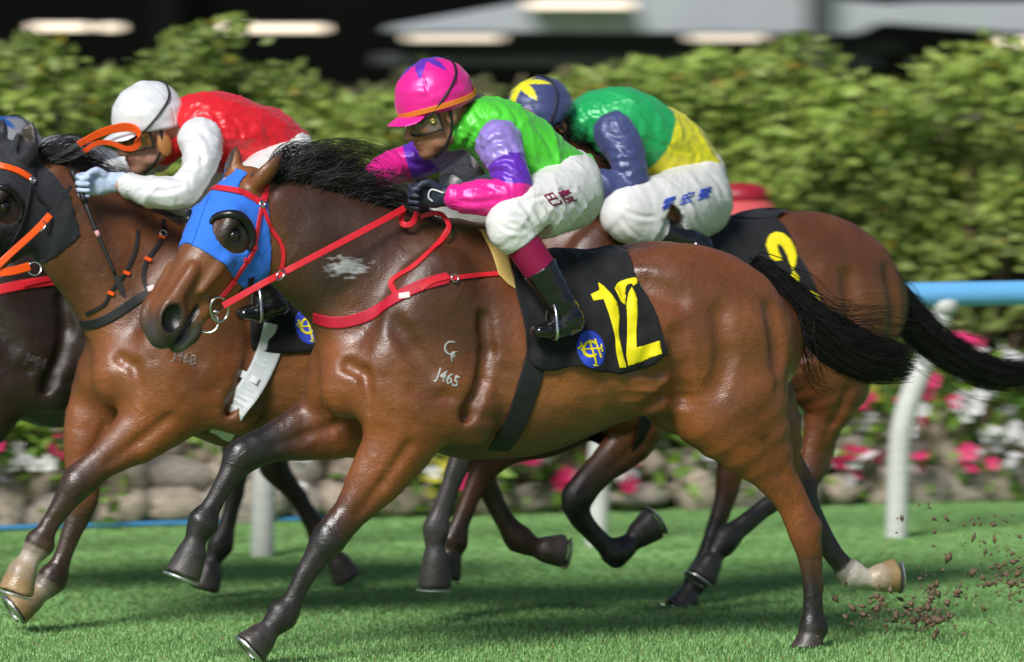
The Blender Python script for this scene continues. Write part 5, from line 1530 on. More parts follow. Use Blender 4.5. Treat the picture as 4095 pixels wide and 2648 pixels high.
a_, n_ = hit(fw, bvhw, 650, 937); ring('buckle', a_+n_*.009, n_, .012, .004, M['steel'], bpw)
ncw, bvcw = drape('number_cloth', fw, bvhw, coons([(960, 920), (1150, 925), (1400, 930)], [(1400, 930), (1520, 1150), (1560, 1380)], [(1000, 1395), (1130, 1412), (1300, 1400), (1560, 1380)], [(960, 920), (990, 1150), (1000, 1395)], 40, 30), M['cloth'], rootw, fold=.006)
crest(fw, bvcw, 1232, 1305, .95, ncw)
girth_strap('girth', fw, bvhw, [(1100, 1300), (1075, 1400), (1030, 1500), (975, 1590), (915, 1675)], .085, .006, M['white_strap'], rootw, off=.007)
stw('girth_buckle', [(1005, 1500), (990, 1530)], .070, .012, b=bvhw, par=rootw, mt=M['white_strap'], off=.006, n=6)
decal('brand_mark', fw, bvhw, text_polys('J468', (690, 1435), (52, 17), (14, -60), bold=.02), mat('faint freeze brand hair', (.17, .12, .10), rough=.6, noise_amt=.4, noise_scale=90), rootw, off=.0012, thick=.001, step=18)
mane('mane', fw, rootw, [(120, 640), (230, 690), (380, 765), (550, 845), (700, 890)], [(190, -60), (190, -50), (170, -30), (120, 10), (80, 10)], 1900, ln=(.5, 1.15), up=.45, seed=11)
tgw = [fw.P(2010, 1080, 0), fw.P(2090, 1150, 0), fw.P(2180, 1300, 0), fw.P(2330, 1420, 0), fw.P(2500, 1480, 0)]
hair('tail', guide_strands(tgw, [.03, .05, .07, .08, .05], 400, 10, jit=.05), .003, .0008, M['hair'], rootw)

# ------------------------------------------------------------------ the horse behind on the right, number 2
f2 = Frame((0.66, 1.72, 0.0), 30)
C2 = hcol((.150, .044, .013), (.085, .027, .010), (.065, .021, .009), (.17, .058, .018), (.022, .022, .025), (.04, .03, .028))
hd2 = Head(f2, (1955, 440), (1640, 930), 0.0, 0.10, scale=1.12, lscale=1.02)
nk2 = [((2480, 1030), .30, .19), ((2370, 890), .235, .150), ((2230, 730), .185, .11), ((2110, 590), .155, .088), ((2030, 510), .135, .076)]
LF2 = pl(f2, [(2500, 1560, .17), (2560, 1640, .16), (2520, 1760, .145), (2400, 1880, .13), (2310, 1985, .12), (2315, 2060, .115), (2365, 2125, .11), (2425, 2185, .11), (2462, 2212, .11), (2530, 2165, .11), (2560, 2135, .11), (2615, 2092, .11)])
RF2 = pl(f2, [(2400, 1560, -.15), (2300, 1650, -.145), (2180, 1730, -.135), (2040, 1790, -.125), (1960, 1840, -.12), (1915, 1915, -.115), (1872, 2010, -.11), (1835, 2105, -.11), (1815, 2165, -.11), (1800, 2215, -.11), (1792, 2245, -.11), (1775, 2310, -.11)])
LH2 = pl(f2, [(3280, 1420, .15), (3330, 1560, .15), (3290, 1690, .145), (3255, 1800, .14), (3235, 1890, .135), (3170, 1950, .13), (3060, 2030, .13), (2955, 2115, .13), (2902, 2162, .13), (2855, 2225, .13), (2840, 2252, .13), (2800, 2318, .13)])
RH2 = pl(f2, [(3130, 1420, -.13), (3060, 1560, -.13), (2960, 1690, -.13), (2920, 1800, -.13), (2915, 1900, -.13), (2900, 1990, -.13), (2860, 2110, -.13), (2815, 2240, -.13), (2790, 2310, -.13), (2755, 2370, -.13), (2742, 2395, -.13), (2705, 2445, -.13)])
spec2 = dict(C=C2, head=hd2, neck=[(f2.P(*a, 0.0), b, c, C2['dark']) for a, b, c in nk2], trunk=(0, .05, 1.0))
spec2['ears'] = [(f2.P(2015, 520, .055), f2.P(2045, 415, .06), np.array([.7, .5, .1]), .040, (.05, .025, .02), (.05, .03, .025), .015),
                 (f2.P(1935, 470, -.05), f2.P(1912, 365, -.06), np.array([.8, .3, .1]), .040, (.02, .02, .022), (.02, .02, .022), .015)]
spec2['legs'] = [(LF2, FORE_R, leg_cols(C2['body'], LEGC, 3), .05, None), (RF2, FORE_R, leg_cols(C2['body'], (.04, .018, .012), 6), .05, None),
                 (LH2, HIND_R, leg_cols(C2['body'], LEGC, 4), .06, None), (RH2, HIND_R, leg_cols(C2['body'], LEGC, 5), .06, None)]
root2, body2, bvh2, F2 = finish_horse('racehorse', 'brown racehorse with number 2 on its black cloth, farthest right in the bunch', f2, spec2, .009)
eyes(root2, hd2)
for l_ in (LF2, RF2, LH2, RH2): horseshoe(root2, l_)
hood_uv('hood', F2, hd2, HOODP, M['black_hood'], root2)
nc2, bvc2 = drape('number_cloth', f2, bvh2, coons([(2640, 930), (2800, 880), (2960, 840), (3060, 838)], [(3060, 838), (3150, 930), (3205, 1060), (3275, 1200)], [(2700, 1330), (2900, 1300), (3080, 1260), (3275, 1200)], [(2640, 930), (2660, 1100), (2700, 1330)], 44, 34), M['cloth'], root2, fold=.010,
                  free=lambda u, v: .03*np.clip(u-.8, 0, 1)*np.clip(v-.4, 0, 1)*4)
def c6(*pts): return [(2500+x/1.2834, 800+y/1.2834) for x, y in pts]
decal('digit_two', f2, bvc2, [c6((722, 235), (730, 200), (745, 178), (775, 166), (810, 172), (845, 200), (868, 240), (880, 290), (872, 335), (858, 362), (845, 335), (832, 290), (812, 250), (790, 226), (780, 232), (782, 255), (800, 300), (806, 312), (770, 318), (745, 300)),
                                 c6((860, 364), (892, 400), (888, 420), (876, 436), (836, 416), (848, 392))], M['digit'], nc2, off=.0045, thick=.003, step=10)
decal('digit_foot', f2, bvc2, [c6((922, 478), (945, 466), (975, 478), (1014, 494), (1000, 516), (965, 530), (940, 512))], M['digit'], nc2, off=.0045, thick=.003, step=10)
pn2, _ = drape('saddle_lining', f2, bvh2, coons([(2740, 905), (2820, 880), (2895, 855)], [(2895, 855), (2900, 880), (2880, 905)], [(2760, 950), (2820, 935), (2880, 905)], [(2740, 905), (2745, 930), (2760, 950)], 16, 8), M['tan'], root2, off=.026, fold=.002, thick=.012)
girth_strap('girth', f2, bvh2, [(2690, 1250), (2660, 1450), (2610, 1570), (2580, 1640)], .078, .006, M['black_strap'], root2)
mane('mane', f2, root2, [(2030, 450), (2110, 500), (2230, 600), (2330, 700), (2420, 790)], [(200, -10), (230, 40), (210, 50), (150, 30), (100, 10)], 1900, lat=.03, ln=(.5, 1.2), up=.5, seed=21)
tg2 = [f2.P(3440, 1010, 0), f2.P(3530, 1120, 0), f2.P(3640, 1270, 0), f2.P(3760, 1390, 0), f2.P(3960, 1490, 0), f2.P(4160, 1490, 0)]
hair('tail', np.concatenate([guide_strands(tg2, [.030, .05, .065, .06, .05, .045], 900, 12, tipvar=.3, jit=.04), guide_strands(tg2, [.03, .06, .10, .10, .10, .12], 60, 12, tipvar=.5, jit=.1)]), .0024, .0007, M['hair'], root2)

# ------------------------------------------------------------------ the dark horse at the left edge
f4 = Frame((-1.46, 2.19, 0.0), 20)
C4 = hcol((.030, .014, .010), (.022, .011, .009), (.018, .010, .009), (.032, .015, .010), (.02, .012, .010), (.02, .016, .015))
L4 = lambda px, py: (px-1870, py-40)
hd4 = Head(f4, (-640, 610), (-1000, 1130), 0.0, 0.10, scale=1.12, lscale=1.05)
nk4 = [((0, 1160), .30, .19), ((-150, 1060), .26, .150), ((-310, 960), .215, .112), ((-450, 860), .18, .092), ((-545, 790), .145, .078)]
sh4 = np.array([0, 0, -.03])
spec4 = dict(C=C4, head=hd4, neck=[(f4.P(*a, 0.0), b, c, C4['dark2']) for a, b, c in nk4], trunk=(0, -.03, 1.0))
spec4['ears'] = [(f4.P(-560, 650, .055), f4.P(-540, 520, .07), np.array([.7, .6, -.1]), .042, C4['face'], C4['face'], .015), (f4.P(-650, 610, -.05), f4.P(-650, 500, -.07), np.array([.8, .1, -.2]), .04, C4['face'], C4['face'], .015)]
LH4 = pl(f4, [(1130, 1400, .15), (1050, 1510, .15), (1000, 1620, .145), (965, 1715, .14), (945, 1790, .135), (948, 1880, .13), (935, 1990, .13), (905, 2110, .13), (880, 2175, .13), (850, 2245, .13), (838, 2280, .13), (815, 2362, .13)])
RH4 = pl(f4, [(1150, 1450, -.13), (1090, 1590, -.13), (1070, 1710, -.13), (1075, 1790, -.13), (1090, 1860, -.13), (1135, 1925, -.13), (1195, 2000, -.13), (1252, 2090, -.13), (1290, 2150, -.13), (1335, 2225, -.13), (1355, 2255, -.13), (1390, 2318, -.13)])
spec4['legs'] = [([p+sh4 for p in LF], FORE_R, leg_cols(C4['body'], LEGC, 3), .05, None), ([p+sh4 for p in RF], FORE_R, leg_cols(C4['body'], LEGC, 3), .05, None),
                 (LH4, HIND_R, leg_cols(C4['body'], LEGC, 3), .06, None), (RH4, HIND_R, leg_cols(C4['body'], (.035, .018, .012), 6), .06, None)]
root4, body4, bvh4, F4 = finish_horse('racehorse', 'very dark racehorse cut off by the left edge behind the black hooded one', f4, spec4, .011)
eyes(root4, hd4)
strap('breast_band', f4, bvh4, [(-260, 1215), (-120, 1190), (0, 1158), (110, 1135), (215, 1122), (330, 1105)], .036, .006, M['red_strap'], root4, 30, .002)
strap('band_tab', f4, bvh4, [(90, 1140), (150, 1122), (215, 1112)], .020, .012, M['red_strap'], root4, 8, .002)
decal('brand_mark', f4, bvh4, text_polys('J401', (100, 1450), (48, 16), (14, -55), bold=.02), mat('dull brand hair', (.05, .042, .04), rough=.6, noise_amt=.4, noise_scale=90), root4, off=.0012, thick=.001, step=18)
mane('mane', f4, root4, [(-540, 640), (-400, 720), (-200, 800), (0, 870)], [(130, -110), (120, -100), (100, -70), (60, -10)], 300, ln=(.4, 1.2), up=.45, seed=31, r0=.003)
hair('tail', guide_strands([f4.P(1290, 1080, 0), f4.P(1380, 1180, 0), f4.P(1480, 1330, 0), f4.P(1650, 1430, 0)], [.03, .06, .07, .05], 250, 9, jit=.05), .003, .001, M['hair'], root4)
drape('number_cloth', f4, bvh4, coons([(380, 930), (500, 935), (700, 940)], [(700, 940), (780, 1150), (800, 1330)], [(430, 1340), (600, 1360), (800, 1330)], [(380, 930), (400, 1150), (430, 1340)], 24, 18), M['cloth'], root4, fold=.006)
girth_strap('girth', f4, bvh4, [(470, 1300), (440, 1450), (400, 1560), (360, 1640)], .078, .006, M['black_strap'], root4)

# ------------------------------------------------------------------ their riders
RED, WHITE, NAVY2, EMER, YELL = (.74, .010, .020), (.74, .74, .75), (.055, .070, .19), (.012, .40, .11), (.80, .74, .02)
def silkw(V, td, torso, arms, H, fr):
    c = np.tile(RED, (len(V), 1))
    for t_ in (2, 3):
        c[td[t_] < np.minimum(td[1]+.004, .5)] = WHITE
    return c
def silk2(V, td, torso, arms, H, fr):
    ax = _n(torso[0][0]-torso[-1][0]); s = (V-torso[-1][0])@ax; L_ = np.linalg.norm(torso[0][0]-torso[-1][0])
    c = np.where((s < .50*L_)[:, None], EMER, YELL)
    for t_ in (2, 3):
        c[td[t_] < np.minimum(td[1]+.004, .5)] = NAVY2
    return c
GREY4, BLUE4 = (.24, .24, .26), (.015, .09, .36)
def silk4(V, td, torso, arms, H, fr):
    ax = _n(torso[0][0]-torso[-1][0]); s = (V-torso[-1][0])@ax; L_ = np.linalg.norm(torso[0][0]-torso[-1][0])
    c = np.where(((s > .72*L_) & (s < .95*L_))[:, None], BLUE4, GREY4)
    for g, t_ in (('L', 2), ('R', 3)):
        t = arm_t(V, arms[g]); m = td[t_] < np.minimum(td[1]+.004, .5)
        c[m] = np.where(((t % .3) < .13)[:, None], BLUE4, GREY4)[m]
    return c
flat = lambda c: (lambda q: np.tile(c, (len(q), 1)))
Jw = dict(torso=[(1130, 610, .110, .150), (1050, 575, .128, .165), (930, 540, .138, .185), (820, 510, .128, .180), (735, 500, .085, .105)],
          armL=[(800, 560, .19), (800, 660, .26), (725, 765, .29), (610, 765, .25), (455, 730, .17)],
          armR=[(660, 570, -.185), (580, 640, -.24), (500, 690, -.25), (450, 700, -.21), (400, 715, -.13)],
          across={'L': (.25, .15, 1), 'R': (.25, -.15, 1)}, gripdir={'L': (.95, -.15, -.05), 'R': (1, 0, -.1)},
          legL=[(1150, 690, .105), (1020, 770, .235), (890, 850, .315), (985, 1040, .325), (1085, 1190, .335), (1255-60, 1255, .345)],
          head=(600, 540, -.01), face=(.93, .12, -.24), headk=1.06, skin=(.52, .27, .19), silkcol=silkw, seed=9, capcol=flat((.78, .78, .79)), peakcol=(.74, .74, .75), lens=M['lens_amber'], glovemat=M['glove_pale'],
          cuff=.60, glovelen=.045, earcover=mat('tan ear guard', (.42, .18, .05), rough=.6), chin=M['black_rubber'], sock=(.35, .6), sockmat=M['boot'])
Jw['legL'][5] = (970, 1255, .345); Jw['legL'][4] = (1095, 1200, .335)
Jw['screase'] = [cC((1350, 400), (1480, 460), (1560, 600)), cC((1400, 560), (1480, 640), (1460, 760)), cC((1000, 790), (1200, 770), (1380, 820)), cC((1020, 880), (1200, 890), (1340, 860)), cC((1300, 700), (1400, 720), (1500, 640)), cC((1650, 330), (1750, 420), (1760, 540)), cC((1850, 340), (1950, 440), (1980, 560)), cC((1560, 300), (1620, 420), (1640, 560)), cC((1960, 400), (2060, 500), (2070, 600)), cC((1700, 560), (1850, 600), (1980, 640)), cC((1230, 650), (1270, 700), (1200, 760))]
Jw['camp'] = .0036
jkw, jdw = jockey('jockey', 'jockey in red silks with white sleeves and a plain white cap, holding a whip', fw, Jw, .006)
J2 = dict(torso=[(2760, 690, .118, .150), (2690, 620, .132, .165), (2580, 560, .150, .185), (2460, 500, .140, .180), (2370, 480, .090, .105)],
          armL=[(2455, 530, .19), (2505, 640, .27), (2515, 745, .29), (2400, 735, .25), (2290, 730, .18)],
          armR=[(2290, 530, -.185), (2200, 640, -.25), (2150, 720, -.27), (2120, 735, -.22), (2080, 740, -.15)],
          across={'L': (.25, .15, 1), 'R': (.25, -.15, 1)},
          legL=[(2790, 800, .115), (2655, 848, .25), (2512, 856, .315), (2640, 932, .325), (2800, 985, .335), (2730, 1080, .345)],
          head=(2185, 512, 0), face=(.80, .12, -.58), headup=(.5, 0, .85), headk=1.06, skin=(.34, .16, .09), silkcol=silk2, seed=4, capcol=star_cap(NAVY2, YELL, 6, .24, .85, .9), peakcol=NAVY2, lens=M['lens_amber'], glovemat=M['glove_navy'],
          thigh=(.145, .140, .105, .088), cuff=.85, kneelen=.75, sock=(.72, .98), sockmat=mat('cream boot lining', (.66, .63, .58), rough=.5))
J2['screase'] = [cD((1340, 540), (1480, 590), (1700, 660)), cD((850, 260), (960, 300), (940, 420)), cD((900, 330), (1000, 350), (1010, 450)), cD((1000, 470), (1100, 520), (1200, 480)), cD((1030, 620), (1120, 650), (1230, 600)), cD((1010, 740), (1120, 700), (1240, 720)), cD((1100, 800), (1180, 780), (1230, 740)), cD((1330, 760), (1400, 820), (1560, 830)), cD((1640, 560), (1700, 640), (1680, 740)), cD((830, 320), (880, 420), (850, 540))]
J2['bcrease'] = [cD((1660, 1000), (1720, 1080), (1770, 1160)), cD((1600, 1020), (1660, 1110), (1700, 1180)), cD((1490, 1040), (1540, 1110), (1580, 1190)), cD((1150, 1080), (1280, 1130), (1400, 1130)), cD((1720, 850), (1820, 920), (1880, 1020)), cD((1800, 800), (1880, 880), (1920, 980)), cD((1120, 1120), (1180, 1220), (1260, 1290))]
J2['camp'] = .0036
jk2, jd2 = jockey('jockey', 'jockey in emerald and yellow silks with a slate blue cap bearing a yellow star', f2, J2, .006)
for ch_, ox in (('霍', (2640, 842)), ('宏', (2714, 822)), ('聲', (2784, 803))):
    decal('lettering', f2, jd2['bvb'], text_polys(ch_, ox, (56, -18), (14, -52), bold=.008), M['blue_print'], jd2['breeches'], off=.002, thick=.001, step=16)
J4 = dict(torso=[(520, 790, .112, .150), (450, 750, .122, .165), (340, 710, .126, .185), (240, 665, .116, .180), (170, 650, .080, .105)],
          armL=[(245, 715, .19), (270, 800, .26), (260, 870, .29), (140, 830, .25), (30, 820, .18)],
          armR=[(80, 715, -.185), (0, 770, -.25), (-80, 760, -.27), (-130, 780, -.22), (-180, 800, -.15)],
          across={'L': (.25, .15, 1), 'R': (.25, -.15, 1)},
          legL=[(540, 850, .105), (420, 900, .235), (300, 940, .315), (420, 1080, .325), (520, 1240, .335), (400, 1300, .345)],
          head=(45, 672, 0), face=(.86, .30, -.36), headk=1.08, skin=(.42, .20, .115), silkcol=silk4, seed=14, capcol=star_cap(GREY4, BLUE4, 6, .2, .75, .5), peakcol=GREY4, lens=M['lens_amber'], glovemat=M['glove_navy'], sock=(.35, .6), sockmat=M['boot'], skinvox=.008)
jk4, jd4 = jockey('jockey', 'jockey in grey and blue silks mostly hidden at the left edge', f4, J4, .008)
# the whip in the white-capped rider's hand
wp = catmull(np.array([fw.P(285, 680, .15), fw.P(315, 742, .17), fw.P(375, 900, .22), fw.P(440, 1050, .26), fw.P(500, 1192, .29)]), 24)
whip = thing('whip', 'black riding whip held by the white capped jockey, hanging down', 'whip', fw.world(wp[3]), 0)
wl = fw.world(wp)-fw.world(wp[3])
MB().tube(wl[:7], [.012]*7, 8).build('handle', M['black_rubber'], whip)
MB().tube(wl[6:20], np.linspace(.009, .006, 14), 8).build('shaft', M['black_rubber'], whip)
ribbon('flap', wl[19:], np.tile(_n([.2, -1, .1]), (5, 1)), [.016, .022, .024, .022, .006], .006, M['black_strap'], whip)
MB().tube(wl[11:13], [.0085, .0085], 8).build('collar', mat('pink whip collar', (.7, .35, .38), rough=.5), whip)
# ------------------------------------------------------------------ the setting
TH = rad(20); TDIR = np.array([math.cos(TH), math.sin(TH), 0]); TNOR = np.array([-math.sin(TH), math.cos(TH), 0])      # along the track (to the right, away) and away from it
def turf_mat(name, a, b, sc_=1.0):
    m = bpy.data.materials.new(name); m.use_nodes = True
    nt = m.node_tree; N = nt.nodes; L = nt.links; bs = N['Principled BSDF']
    tc = N.new('ShaderNodeTexCoord'); mp = N.new('ShaderNodeMapping'); mp.inputs['Rotation'].default_value = (0, 0, -TH); mp.inputs['Scale'].default_value = (1.2*sc_, 5*sc_, 1); L.new(tc.outputs['Object'], mp.inputs[0])
    n1 = N.new('ShaderNodeTexNoise'); n1.inputs['Scale'].default_value = 1.6; n1.inputs['Detail'].default_value = 6; L.new(mp.outputs[0], n1.inputs['Vector'])
    n2 = N.new('ShaderNodeTexNoise'); n2.inputs['Scale'].default_value = 55; n2.inputs['Detail'].default_value = 3; L.new(tc.outputs['Object'], n2.inputs['Vector'])
    ad = N.new('ShaderNodeMath'); ad.operation = 'ADD'; L.new(n1.outputs[0], ad.inputs[0]); L.new(n2.outputs[0], ad.inputs[1])
    mr = N.new('ShaderNodeMapRange'); mr.inputs[1].default_value = .7; mr.inputs[2].default_value = 1.3; L.new(ad.outputs[0], mr.inputs[0])
    mx = N.new('ShaderNodeMix'); mx.data_type = 'RGBA'; mx.inputs[6].default_value = (*a, 1); mx.inputs[7].default_value = (*b, 1); L.new(mr.outputs[0], mx.inputs[0]); L.new(mx.outputs[2], bs.inputs['Base Color'])
    bs.inputs['Roughness'].default_value = .85; bs.inputs['Specular IOR Level'].default_value = .2
    bp = N.new('ShaderNodeBump'); bp.inputs['Distance'].default_value = .02; L.new(n2.outputs[0], bp.inputs['Height']); L.new(bp.outputs[0], bs.inputs['Normal'])
    return m
g_ = MB(); g_.add([(-150, -60, 0), (150, -60, 0), (150, 300, 0), (-150, 300, 0)], [(0, 1, 2, 3)])
tag(g_.build('ground', turf_mat('turf soil', (.15, .31, .09), (.23, .42, .13))), kind='structure')

def leaf_cards(pos, nrm, size, up=None, aspect=.5, fold=.25, rng=RNG):
    """Folded pointed leaves: 5 verts, 4 triangles each, as one mesh."""
    n = len(pos)
    d = rng.normal(size=(n, 3)); d += nrm*.3
    if up is not None: d += up
    d /= np.linalg.norm(d, axis=1)[:, None]
    s = np.cross(d, nrm+rng.normal(0, .4, (n, 3))); s /= np.maximum(np.linalg.norm(s, axis=1), 1e-6)[:, None]
    w = np.cross(s, d)
    L_ = np.broadcast_to(size, (n,))[:, None]
    V = np.stack([pos, pos+d*L_*.45+s*L_*aspect*.5+w*L_*fold*.3, pos+d*L_*.5-w*L_*fold*.12, pos+d*L_*.45-s*L_*aspect*.5+w*L_*fold*.3, pos+d*L_], 1)
    b = (np.arange(n)*5)[:, None]
    T = np.concatenate([(b+np.array(t))[:, None] for t in ((0, 1, 2), (1, 4, 2), (2, 4, 3), (0, 2, 3))], 1).reshape(-1, 3)
    return V.reshape(-1, 3), T
def leaf_mat(name, rough=.5):
    m = mat(name, (.1, .2, .03), rough=rough, spec=.35, attr='Col')
    b = m.node_tree.nodes['Principled BSDF']; a = [n for n in m.node_tree.nodes if n.type == 'ATTRIBUTE'][0]
    tr = m.node_tree.nodes.new('ShaderNodeBsdfTranslucent'); mx = m.node_tree.nodes.new('ShaderNodeMixShader'); mx.inputs[0].default_value = .25
    out = m.node_tree.nodes['Material Output']
    m.node_tree.links.new(a.outputs['Color'], tr.inputs[0]); m.node_tree.links.new(b.outputs[0], mx.inputs[1]); m.node_tree.links.new(tr.outputs[0], mx.inputs[2]); m.node_tree.links.new(mx.outputs[0], out.inputs[0])
    return m
M['leaf'] = leaf_mat('leaf'); M['blade'] = leaf_mat('grass blade', .6)

# short turf: blades over the stretch in view
nb = 260000
xs = RNG.uniform(-2.9, 2.9, nb); ys = RNG.uniform(-1.2, 7.0, nb)
nr_ = 110000          # thinner cover further out, past the edges of the picture
xo = RNG.uniform(-6.0, 6.0, nr_); yo = RNG.uniform(-3.5, 7.5, nr_); ko = (np.abs(xo) > 2.9) | (yo < -1.2) | (yo > 7.0)
xs = np.concatenate([xs, xo[ko]]); ys = np.concatenate([ys, yo[ko]]); ncen = nb; nb = len(xs)
base = np.stack([xs, ys, np.zeros(nb)], 1)
hh_ = RNG.uniform(.008, .022, nb)*(1+.35*noise(base*np.array([1.3, 1.3, 1])))
az = RNG.uniform(0, 2*math.pi, nb); lean = RNG.uniform(.1, .9, nb)*hh_
sd = np.stack([np.cos(az), np.sin(az), np.zeros(nb)], 1); ln_ = np.stack([-np.sin(az)*lean, np.cos(az)*lean, hh_], 1)
w_ = RNG.uniform(.0014, .0028, nb)[:, None]; w_[ncen:] *= 1.7; hh_[ncen:] *= 1.25
Vb = np.stack([base-sd*w_, base+sd*w_, base+ln_*.6+sd*w_*.8+np.array([0, 0, .004]), base+ln_*.6-sd*w_*.8+np.array([0, 0, .004]), base+ln_], 1).reshape(-1, 3)
b0 = (np.arange(nb)*5)[:, None]
Tb = np.concatenate([(b0+np.array(t))[:, None] for t in ((0, 1, 2), (0, 2, 3), (3, 2, 4))], 1).reshape(-1, 3)
q1 = .5+.5*noise(base*np.array([1.1, 2.2, 1])+9); q2 = RNG.uniform(0, 1, nb)
cb = np.stack([.21+.11*q1+.07*q2, .41+.15*q1+.08*q2, .14+.06*q1+.04*q2], 1)*RNG.uniform(.9, 1.08, (nb, 1))
dry = (RNG.uniform(0, 1, nb) < .05+.10*np.clip(noise(base*np.array([.9, .9, 1])+30)-.2, 0, 1)); cb[dry] = np.array([.26, .22, .09])
gr = mesh_obj('grass', Vb, Tb, M['blade'], None, smooth=False, attrs={'Col': np.repeat(cb, 5, 0)})
tag(gr, 'short green race track turf under the galloping horses', 'grass', kind='stuff')

# running rail
foot = ground_at(3584, 2158); foot[2] = 0
M['rail'] = mat('pale blue plastic rail', (.16, .46, .82), rough=.35, spec=.5, noise_amt=.05, noise_scale=6)
M['post'] = mat('white plastic post', (.58, .585, .55), rough=.5, noise_amt=.10, noise_scale=12, bump=.003, bump_scale=30, stretch=(.3, .3, 1.4))
rail = thing('running_rail', 'pale blue tubular running rail on white curved posts beside the flower bed', 'rail', foot, 0)
def along(px, py):
    """Distance along the rail line where a pixel's vertical plane meets it."""
    d = ray(px, py); A = np.array([[TDIR[0], -d[0]], [TDIR[1], -d[1]]]); r = CAM_LOC-foot
    return np.linalg.solve(A, np.array([r[0], r[1]]))[0]
ra_ = ray(3850, 1176); s_r = along(3850, 1176); pr = foot+TDIR*s_r; tz = (pr[1]-CAM_LOC[1])/ra_[1]; RAIL_Z = (CAM_LOC+ra_*tz)[2]
post_s = [along(1048, 2261), along(2385, 2201), 0.0]
gap = (post_s[2]-post_s[0])/2
MB().tube([TDIR*(-9)+np.array([0, 0, RAIL_Z]), TDIR*0+np.array([0, 0, RAIL_Z]), TDIR*9+np.array([0, 0, RAIL_Z])], .052, 24).build('rail_tube', M['rail'], rail)
lean_pts = [(0, -.02), (.005, .15), (.012, .36), (.03, .50), (.075, .63), (.135, .76), (.215, RAIL_Z-.05)]
for s_ in [post_s[0]-gap*2, post_s[0]-gap, post_s[0], post_s[1], post_s[2], gap, gap*2]:
    pp = catmull(np.array([TDIR*(s_+a)+np.array([0, 0, b]) for a, b in lean_pts]), 26)
    po = MB().tube(pp, .047, 18).build('post', M['post'], rail)
    MB().tube([pp[-1]+np.array([0, 0, -.03]), pp[-1]+np.array([0, 0, .03])], .056, 16).build('clamp', M['post'], po)

# flower bed: stone edging, plants, hedge
e0 = ground_at(86, 2128); e1 = ground_at(4000, 2005); e0[2] = e1[2] = 0
BD = _n(e1-e0); BN = np.array([-BD[1], BD[0], 0]); BL = np.linalg.norm(e1-e0)
def bed(s, n, z=0.0): return e0+BD*s+BN*n+np.array([0, 0, z])
M['soil'] = mat('bed soil', (.085, .060, .040), rough=.95, noise_amt=.4, noise_scale=14, bump=.03, bump_scale=18)
sv = [bed(-4, .20, .04), bed(BL+4, .20, .04), bed(BL+4, 3.4, .42), bed(-4, 3.4, .42), bed(-4, .05, -.05), bed(BL+4, .05, -.05)]
tag(MB().add(sv, [(0, 1, 2, 3), (4, 5, 1, 0)]).build('bed_soil', M['soil']), kind='structure')
M['stone'] = mat('rough beige stone', (.44, .36, .28), rough=.9, noise_amt=.35, noise_scale=9, bump=.02, bump_scale=16)
M['stone2'] = mat('rough grey stone', (.36, .31, .26), rough=.9, noise_amt=.35, noise_scale=9, bump=.02, bump_scale=16)
wall = thing('stone_edging', 'low rough beige stone wall edging the flower bed behind the rail', 'wall', bed(BL/2, 0), 0)
def rock(seed, sx, sy, sz):
    rg = np.random.default_rng(seed); bm = bmesh.new(); bmesh.ops.create_icosphere(bm, subdivisions=2, radius=.5)
    V = np.array([v.co[:] for v in bm.verts]); F_ = [tuple(v.index for v in f.verts) for f in bm.faces]; bm.free()
    V = np.sign(V)*np.abs(V*2)**.8/2
    V = V*(1+.34*noise(V*2.1+seed*3.1)[:, None]+.16*noise(V*5.2+seed*7.7)[:, None])*np.array([sx, sy, sz])
    return V, F_
ang_b = math.atan2(BD[1], BD[0])
rock_meshes = []
for i in range(10):
    V, F_ = rock(i, 1, 1, 1); me = mesh_obj('stone', V, F_, M['stone' if i % 3 else 'stone2'], None); rock_meshes.append(me.data); bpy.data.objects.remove(me)
for row, (z0, hz, nn0) in enumerate(((.0, .17, .05), (.13, .16, .12), (.25, .14, .22))):
    s = -2.6+row*.11
    while s < BL+2.6:
        w = RNG.uniform(.10, .36)
        if row == 2 and RNG.uniform() < .45: s += w; continue
        o = bpy.data.objects.new('stone', rock_meshes[RNG.integers(10)]); COL.objects.link(o); o.parent = wall
        p = bed(s+w/2, nn0+RNG.uniform(-.03, .03), z0+hz*.5)-bed(BL/2, 0)
        o.location = tuple(p); o.rotation_euler = (RNG.uniform(-.3, .3), RNG.uniform(-.3, .3), ang_b+RNG.uniform(-.4, .4)+math.pi*RNG.integers(2))
        o.scale = (w*1.15, .24, hz*RNG.uniform(.8, 1.5))
        s += w
M['petal'] = mat('flower petal', (.7, .1, .3), rough=.55, spec=.3, attr='Col')
M['stem'] = mat('woody stem', (.16, .10, .06), rough=.9, noise_amt=.3, noise_scale=30)
def flowers(pos, size, cols):
    """Five-petalled open flowers facing roughly towards the track."""
    V = []; T = []; C_ = []
    for p, s, c in zip(pos, size, cols):
        f = _n(-BN*.8+np.array([0, 0, .5])+RNG.normal(0, .45, 3)); a = _n(np.cross(f, [.2, .3, .9])); b = np.cross(f, a)
        o = len(V); V.append(p-f*s*.12); C_.append(np.array(c)*.8)
        for k in range(5):
            t = k*2*math.pi/5+RNG.uniform(-.1, .1)
            r = lambda q, m_: p+(a*math.cos(q)+b*math.sin(q))*s*m_+f*s*.12
            V += [r(t-.55, .78), r(t, 1.0), r(t+.55, .78)]; C_ += [c, np.minimum(np.array(c)*1.1, .9), c]
            i = o+1+k*3; T += [(o, i, i+1), (o, i+1, i+2)]
    return np.array(V), np.array(T), np.array(C_)
PINKF, MAGF, WHF, YELF = (.70, .03, .16), (.52, .02, .10), (.68, .66, .66), (.50, .46, .05)
pl_spec = []
s = -1.5; i = 0
